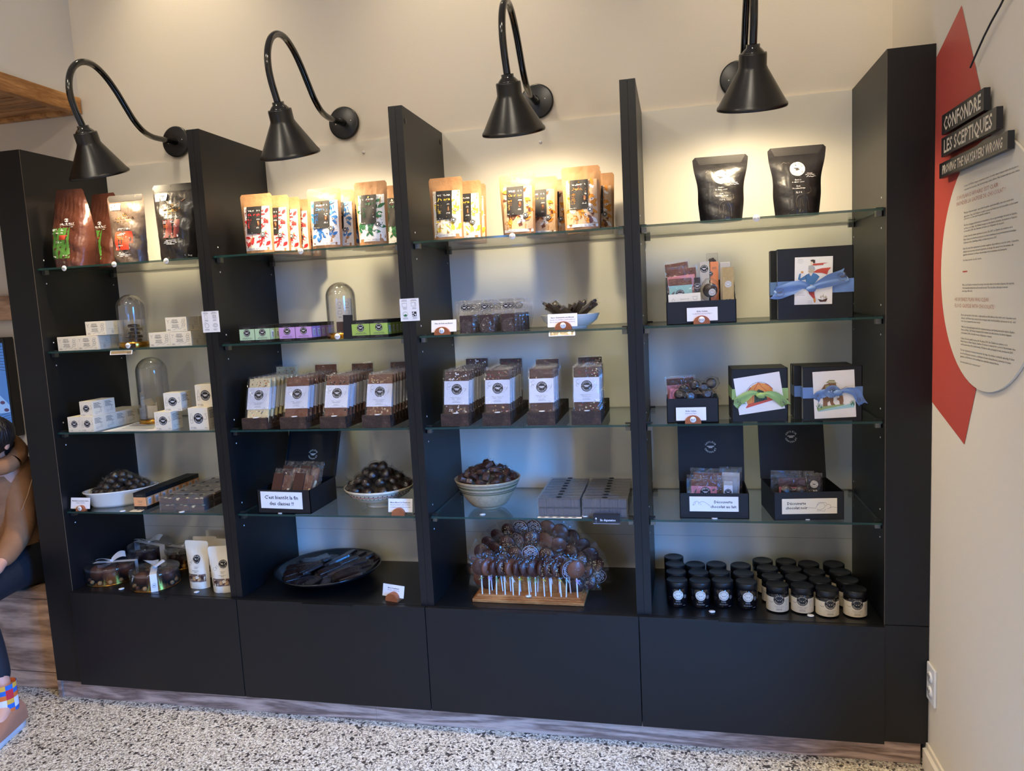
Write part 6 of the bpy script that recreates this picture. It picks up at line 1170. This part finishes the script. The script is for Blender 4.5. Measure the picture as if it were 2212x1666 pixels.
s = MB(); sw = .146; s.box(-sw / 2, sw / 2, -.0010, 0, -.0215, .0215, 'cream'); p = Pr(s, plane_fn(-.0010)); p.text('Découverte', -.034, .0085, .0078, 'ink', 1, bold=True, w=.050); p.text('chocolat noir', -.034, -.0040, .0078, 'ink', 1, bold=True, w=.058)
p.stroke([(-.004, -.004), (.008, -.005), (.016, -.006), (.022, .004), (.030, .009), (.038, .007), (.042, .0), (.036, -.008), (.026, -.011), (.020, -.008)], .0007, 'grey_ink'); p.stroke([(.020, .003), (.024, .010), (.034, .010), (.042, .010), (.046, .006)], .0007, 'grey_ink'); p.arc(.050, -.001, .006, -1, 3, .0007, 'grey_ink'); p.stroke([(.048, -.008), (.060, -.003), (.072, -.005)], .0007, 'grey_ink'); p.stroke([(.022, -.009), (.020, -.014), (.030, -.013), (.040, -.015), (.042, -.008)], .0007, 'grey_ink')
q = s.build('paper_sign'); xx, zz = py(1748, 1090, y0); q.matrix_world = Matrix.Translation(oB.location) @ Matrix.Rotation(.10, 4, 'Z') @ Matrix.Translation((.001, -.0008, h * .50)); tag(q, 'cream paper sign reading Découverte chocolat noir with a line-drawn turtle', 'sign')
def pink_lab(p, t):
    p.rect(-.036, .036, .030, .068, 'label_pink', 2); p.logo(.004, .051, .0145, 'ink', 'paper', 3); p.leaf(-.024, .052, .010, .002, 1.2, 'grey_ink', 3); p.leaf(.027, .058, .006, .003, .6, 'grey_ink', 3)
def white_lab(p, t): p.rect(-.012, .012, .020, .072, 'paper', 2); p.logo(0, .052, .010, 'ink', 'paper', 3)
for i, (u, y, core, lab, cw, ch, W_, H_, dz, nm) in enumerate(((1520, .075, 'choc_milk', pink_lab, .072, .080, .098, .100, .010, 'front left bag with a lilac-pink label'), (1572, .070, 'silver_card', white_lab, .026, .078, .060, .098, .010, 'slim bag with a white label, right of the pink one'), (1528, .115, 'choc_milk', None, .080, .085, .100, .105, .016, 'back left clear bag'), (1578, .118, 'silver_card', None, .050, .085, .064, .108, .016, 'back right clear bag'))):
    flat_pack(W_, H_, core, cw, ch, 70 + i, nm + ' in the milk chocolate box', (py(u, 1080, y)[0], y, zs + .004 + dz), (-.12, .03, 0), lab, 'bag', 'bags in the discovery boxes')
for i, (u, y, core, lab, cw, ch, W_, H_, dz, nm) in enumerate(((1711, .085, 'choc', pink_lab, .074, .088, .116, .115, .006, 'wide bag with a dusty pink label'), (1758, .078, 'choc_dark', lambda p, t: p.logo(0, .078, .0105, 'sig_white', 'ink', 3), .034, .096, .046, .110, .006, 'slim black bag with a gold round seal'))):
    flat_pack(W_, H_, core, cw, ch, 80 + i, nm + ' in the dark chocolate box', (py(u, 1080, y)[0], y, zs + .004 + dz), (-.10, .02, 0), lab, 'bag', 'bags in the discovery boxes')
for i, (u, v) in enumerate(((1700, 1062), (1730, 1063))):
    q = MB(); q.X = Matrix.Rotation(math.pi / 2, 4, 'X'); q.lathe([(0, -.005), (.015, -.005), (.016, 0), (.015, .005), (0, .005)], 'choc_dark', 22); q = q.build('wrapped_medallion'); wrapper_ball(.019, 90 + i, False, 'bag_film', (1.1, .5, 1)).build('clear_wrapper', q); a_, b_ = py(u, v, .055); q.location = (a_, .055, b_); tag(q, '%s wrapped dark medallion at the front of the dark chocolate box' % ('left', 'right')[i], 'chocolate', 'treats in the dark chocolate box')
# ================================================================ bay 4, deck: jars
zs = ZT[5]
def jar(kind):
    r, h = .0305, .076; o = thing('glass_jar', '', 'jar'); s = MB(); s.lathe([(0, 0), (r * .93, 0), (r, .003), (r, h * .68), (r * .96, h * .735), (r * .94, h * .74)], 'jar_dark', 36); s.build('jar_body', o)
    s = MB(); s.lathe([(r * .98, h * .735), (r * 1.01, h * .74), (r * 1.01, h * .97), (r * .99, h * .985), (r * .93, h), (r * .90, h * .992), (0, h * .992)], 'lid_black', 40); s.build('jar_lid', o)
    s = MB(); fn = lambda x, z, l: ((r + .0004 + .00022 * l) * math.sin(x / r), -(r + .0004 + .00022 * l) * math.cos(x / r), z); p = Pr(s, fn)
    if kind == 'cream':
        p.rect(-.072, .072, .004, h * .61, 'jar_cream', 0.0 or 1, 28)
        p.logo(0, h * .53, .0150, 'ink', 'jar_cream', 2); p.stroke([(.018, .034), (.021, .040), (.026, .041), (.024, .035), (.020, .033), (.022, .026), (.021, .022)], .0007, 'grey_ink', 2); p.stroke([(-.028, .033), (-.022, .031), (-.016, .033)], .0009, 'choc', 2)
        p.text('Tartinade au caramel', 0, .0215, .0022, 'ink', 2); p.text('et beurre salé', 0, .0180, .0022, 'ink', 2); p.lines(0, .0130, .022, 2, .003, 'grey_ink', 2); p.text('200 ml', .017, .0065, .0020, 'ink', 2)
    else:
        p.logo(.001, h * .50, .0148, 'sig_white', 'ink', 1); p.text('Tartinade', 0, .0195, .0024, 'paper', 1); p.lines(0, .0155, .024, 1, .003, 'grey_ink', 1); p.text('Chocolate Spread', 0, .0115, .0022, 'paper', 1); p.ell(.022, h * .43, .005, .006, 'grey_ink', 1, 12); p.arc(-.024, h * .36, .004, 0, 5, .0007, 'grey_ink', 1); p.text('200 ml', .019, .006, .0020, 'paper', 1)
    s.build('printed_label', o); return o
mat('jar_dark', (16, 14, 18), .08, spec=.6, coat=.5); mat('lid_black', (20, 20, 23), .38, bump=.02, bscale=400); mat('jar_cream', (224, 208, 178), .45)
jd, jc = jar('dark'), jar('cream'); ud = uc = False
for c, (u, v) in enumerate(((1463.5, 1304), (1512.6, 1305.5), (1561.5, 1305.5), (1612.9, 1308.5))):
    x_, y_ = pz(u, v, zs); x_, _ = py(u, v, max(y_, .05)); y_ = max(y_, .048)
    for r in range(4 if c == 0 else 3):
        o = jd if not ud else dup(jd); ud = True; o.location = (x_ + r * U(-.002, .002) - .004 * r, y_ + r * .0655, zs); o.rotation_euler = (0, 0, U(-.1, .15)); tag(o, 'dark jar, round white label, %s column from left, %s row from front' % (NM[c], NM[r]), 'jar', 'dark chocolate spread jars')
for c, (u, v) in enumerate(((1679.5, 1316), (1733, 1318.5), (1787, 1326), (1847, 1327))):
    x_, y_ = pz(u, v, zs); y_ = max(y_, .040); x_, _ = py(u, v, y_)
    for r in range(4):
        o = jc if not uc else dup(jc); uc = True; o.location = (x_ - .006 * r + U(-.001, .001), y_ + r * .0655, zs); o.rotation_euler = (0, 0, U(-.15, .12)); tag(o, 'cream-labelled jar, %s column from left, %s row from front' % (NM[c], NM[r]), 'jar', 'cream-labelled caramel spread jars')
# ================================================================ the person seated at the left edge
mat('hoodie', (150, 108, 76), .85, bump=.25, bscale=60, spec=.15, var=.10, vscale=14); mat('hoodie_seam', (176, 136, 100), .85); mat('trousers', (20, 24, 34), .8, bump=.2, bscale=70); mat('skin', (208, 156, 130), .5, sub=.1); mat('hair', (24, 20, 20), .45, bump=.8, bscale=120, bstretch=(1, 1, .15)); mat('suede', (162, 112, 84), .8, bump=.2, bscale=150); mat('sole', (196, 198, 200), .6)
for n_, c_ in (('sock_red', (200, 40, 50)), ('sock_blue', (40, 100, 180)), ('sock_yellow', (226, 170, 60)), ('sock_white', (226, 222, 230)), ('sock_orange', (224, 110, 40))): mat(n_, c_, .8)
ps = thing('person', 'seated person in a brown hoodie, dark trousers and colourful checked sock', 'person', (-.34, .10, .378))
OFF = Vector((.34, -.10, -.378))
def skin(name, nodes, chains, mt, sub=2, root=0):
    me = bpy.data.meshes.new(name); keys = list(nodes); E_ = []
    for ch in chains:
        for a, b in zip(ch, ch[1:]): E_.append((keys.index(a), keys.index(b)))
    me.from_pydata([Vector(nodes[k][0]) + OFF for k in keys], E_, []); me.materials.append(MATS[mt]); o = bpy.data.objects.new(name, me); C.objects.link(o); o.parent = ps
    m = o.modifiers.new('skin', 'SKIN'); m.use_smooth_shade = True
    for i, k in enumerate(keys):
        r = nodes[k][1]; me.skin_vertices[0].data[i].radius = r if isinstance(r, tuple) else (r, r); me.skin_vertices[0].data[i].use_root = (i == root)
    s = o.modifiers.new('subsurf', 'SUBSURF'); s.levels = sub; s.render_levels = sub; return o
N = {'pel': ((-.36, .14, .47), .068), 'sp': ((-.36, .13, .60), .085), 'ch': ((-.35, .10, .74), (.11, .085)), 'ub': ((-.32, .07, .83), .06), 'nk': ((-.290, .030, .875), .034), 'hd': ((-.272, .0, .925), .060), 'ht': ((-.265, -.015, .975), .056),
     'sl': ((-.262, .09, .805), .038), 'el': ((-.247, .06, .605), .030), 'wl': ((-.205, -.085, .515), .019), 'pl': ((-.188, -.120, .505), .022), 'sr': ((-.455, .09, .80), .038), 'er': ((-.50, .02, .60), .030), 'wr': ((-.36, -.10, .53), .019), 'pr': ((-.33, -.125, .53), .022),
     'hl': ((-.295, .10, .455), .048), 'kl': ((-.235, -.19, .435), .044), 'cl': ((-.180, -.18, .28), .038), 'al': ((-.108, -.205, .095), .026), 'fl': ((-.088, -.27, .045), .026), 'hr': ((-.44, .10, .455), .062), 'kr': ((-.48, -.20, .455), .046), 'cr': ((-.48, -.19, .30), .040), 'ar': ((-.48, -.20, .095), .026), 'fr': ((-.49, -.28, .045), .026)}
def finger(side, base, pts, r=.0070):
    ks = [base]
    for i, p in enumerate(pts): N[side + str(i)] = (p, r * (1 - .12 * i)); ks.append(side + str(i))
    return ks
chains = [['pel', 'sp', 'ch', 'ub', 'nk', 'hd', 'ht'], ['ub', 'sl', 'el', 'wl', 'pl'], ['ub', 'sr', 'er', 'wr', 'pr'], ['pel', 'hl', 'kl', 'cl', 'al', 'fl'], ['pel', 'hr', 'kr', 'cr', 'ar', 'fr']]
body = skin('body', N, chains, 'skin')
for side, (bx, by, bz), s_ in (('l', (-.188, -.120, .505), 1), ('r', (-.33, -.125, .53), -1)):
    for i, (dx, L) in enumerate(((.017, .050), (.006, .058), (-.005, .054), (-.016, .044))):
        pts = [(bx + dx * s_, by - .006, bz + .004), (bx + dx * s_ * 1.1, by - .006 - L * .45, bz + .004 + .002 * i), (bx + dx * s_ * 1.15, by - .006 - L * .78, bz - .010), (bx + dx * s_ * 1.1, by - .006 - L * .86, bz - .028)]
        F_ = {str(k): (p, .0078 - .0007 * k) for k, p in enumerate(pts)}; skin('finger', F_, [list(F_)], 'skin', 2)
    F_ = {'0': ((bx - .014 * s_, by + .012, bz), .009), '1': ((bx - .032 * s_, by - .010, bz + .004), .0085), '2': ((bx - .036 * s_, by - .034, bz - .004), .0075)}; skin('thumb', F_, [['0', '1', '2']], 'skin', 2)
Hn = {'a': ((-.34, .16, .455), (.150, .12)), 'b': ((-.355, .14, .60), (.125, .10)), 'c': ((-.355, .10, .73), (.130, .105)), 'd': ((-.33, .07, .83), (.085, .08)), 'e': ((-.285, .045, .885), .052), 's': ((-.262, .09, .800), .060), 'm': ((-.250, .075, .70), .053), 'l': ((-.246, .055, .600), .050), 'w': ((-.222, -.035, .540), .038), 'v': ((-.208, -.078, .518), .028),
      'S': ((-.455, .09, .80), .060), 'L': ((-.50, .02, .60), .050), 'W': ((-.39, -.085, .535), .034)}
skin('hoodie', Hn, [['a', 'b', 'c', 'd', 'e'], ['d', 's', 'm', 'l', 'w', 'v'], ['d', 'S', 'L', 'W']], 'hoodie')
s = MB(); cx_, cy_, cz_ = -.285 + .34, .042 - .10, .872 - .378
ring = [(cx_ + .070 * math.cos(a) - .012, cy_ + .062 * math.sin(a), cz_ + .012 - .028 * math.cos(a) + .030 * math.sin(a)) for a in (2 * math.pi * k / 24 for k in range(25))]
s.tube(ring, .030, 'hoodie', 12, False); s.sheet(lambda a, b: (cx_ - .02 + (.075 - .03 * b) * math.cos(math.pi * (a * 1.1 - .05)), cy_ + .03 + (.085) * math.sin(math.pi * a) * (1 - .3 * b) + .02 * b, cz_ + .02 - .11 * b), 14, 8, 'hoodie'); s.build('hood', ps)
s = MB(); s.tube([(-.205 + .34, .105 - .10, .84 - .378), (-.196 + .34, .085 - .1, .79 - .378), (-.197 + .34, .055 - .10, .73 - .378), (-.205 + .34, .03 - .1, .68 - .378)], .0016, 'hoodie_seam', 6).build('seam', ps)
Tn = {'a': ((-.36, .14, .475), (.12, .09)), 'l': ((-.285, .09, .458), .082), 'm': ((-.262, -.05, .452), .073), 'k': ((-.238, -.185, .432), .062), 'c': ((-.185, -.178, .28), .050), 'e': ((-.135, -.196, .145), .040), 'r': ((-.44, .09, .458), .082), 'K': ((-.48, -.195, .452), .062), 'E': ((-.48, -.195, .15), .042)}
skin('trousers', Tn, [['a', 'l', 'm', 'k', 'c', 'e'], ['a', 'r', 'K', 'E']], 'trousers')
s = MB(); s.ball((-.262 + .34, -.008 - .10, .958 - .378), .074, 'hair', 14, (1, 1.12, .95), rough=.03, seed=2); s.ball((-.282 + .34, .035 - .10, .920 - .378), .055, 'hair', 10, (1, .9, 1), rough=.05, seed=4); s.build('hair', ps)
s = MB()                                                        # face, turned down to the lap
fc = Vector((-.250 + .34, -.078 - .10, .915 - .378)); s.ball(fc, .012, 'skin', 6, (.7, 1, 1.2)); s.build('nose', ps)
for dx in (-.024, .024): MB().ball(fc + Vector((dx, .012, .016)), .0085, 'paper', 6).ball(fc + Vector((dx, .0045, .015)), .0042, 'ink', 5).build('eye', ps)
MB().ball(fc + Vector((0, .008, -.026)), .012, 'label_pink', 6, (1.2, .4, .35)).build('mouth', ps)
for dx in (-.066, .062): MB().ball((-.268 + dx + .34, .005 - .10, .922 - .378), .015, 'skin', 6, (.4, .8, 1.2)).build('ear', ps)
def shoe(x, y, yaw):
    X = Matrix.Translation(Vector((x, y, -.0)) + Vector((.34, -.10, -.378))) @ Matrix.Rotation(yaw, 4, 'Z')
    out = [(.030, .0), (.036, .03), (.034, .07), (.040, .12), (.046, .16), (.042, .20), (.026, .235), (0, .245), (-.026, .235), (-.040, .20), (-.042, .16), (-.036, .12), (-.032, .07), (-.034, .03), (-.028, .0), (-.014, -.014), (.014, -.014)]
    s = MB(); s.X = X; n = len(out)
    for z0_, z1_, k0, k1 in ((0, .010, .97, 1.03), (.010, .026, 1.03, .99)):
        v = [(a * k0, -b * 1.0, z0_) for a, b in out] + [(a * k1, -b, z1_) for a, b in out]; s.add(v, [(i, (i + 1) % n, (i + 1) % n + n, i + n) for i in range(n)], 'sole', True)
    s.add([(a * .97, -b, 0) for a, b in out], [list(range(n))], 'sole'); s.add([(a * .99, -b, .026) for a, b in out], [list(range(n))], 'sole'); s.build('shoe_sole', ps)
    s = MB(); s.X = X
    def up(a, b):
        yy = -.010 + b * .245; w_ = .034 + .010 * math.sin(min(1, b * 1.15) * math.pi * .62) - (.028 * max(0, b - .82) / .18 if b > .82 else 0); hgt = .092 if b < .22 else .092 - .052 * min(1, (b - .22) / .45); hgt = max(.036, hgt) if b < .93 else .030; an = math.pi * a
        op = 1 if b > .40 else 0
        return (w_ * math.cos(an) * (1 if math.sin(an) < .7 or op else .9), -yy, .022 + (hgt - .022) * (math.sin(an) ** .6))
    s.sheet(up, 18, 20, 'suede'); s.build('shoe_upper', ps); return X
def sock(x, y, X0):
    s = MB(); cols = ['sock_red', 'sock_white', 'sock_yellow', 'sock_blue', 'sock_orange', 'sock_red', 'sock_white', 'sock_blue']
    for j in range(7):
        for k in range(10):
            a0, a1 = 2 * math.pi * k / 10, 2 * math.pi * (k + 1) / 10; z0_, z1_ = .055 + j * .016, .055 + (j + 1) * .016; P_ = []
            for i in range(5):
                a = a0 + (a1 - a0) * i / 4; P_.append(a)
            v = [(x + .034 * math.cos(a) + .34, y + .036 * math.sin(a) - .10, z - .378) for z in (z0_, z1_) for a in P_]; s.add(v, [(i, i + 1, i + 6, i + 5) for i in range(4)], cols[(k + j * 3) % 8], True)
    s.build('sock', ps)
shoe(-.112, -.175, .20); sock(-.110, -.205, 0); shoe(-.48, -.17, -.05); sock(-.48, -.20, 0)
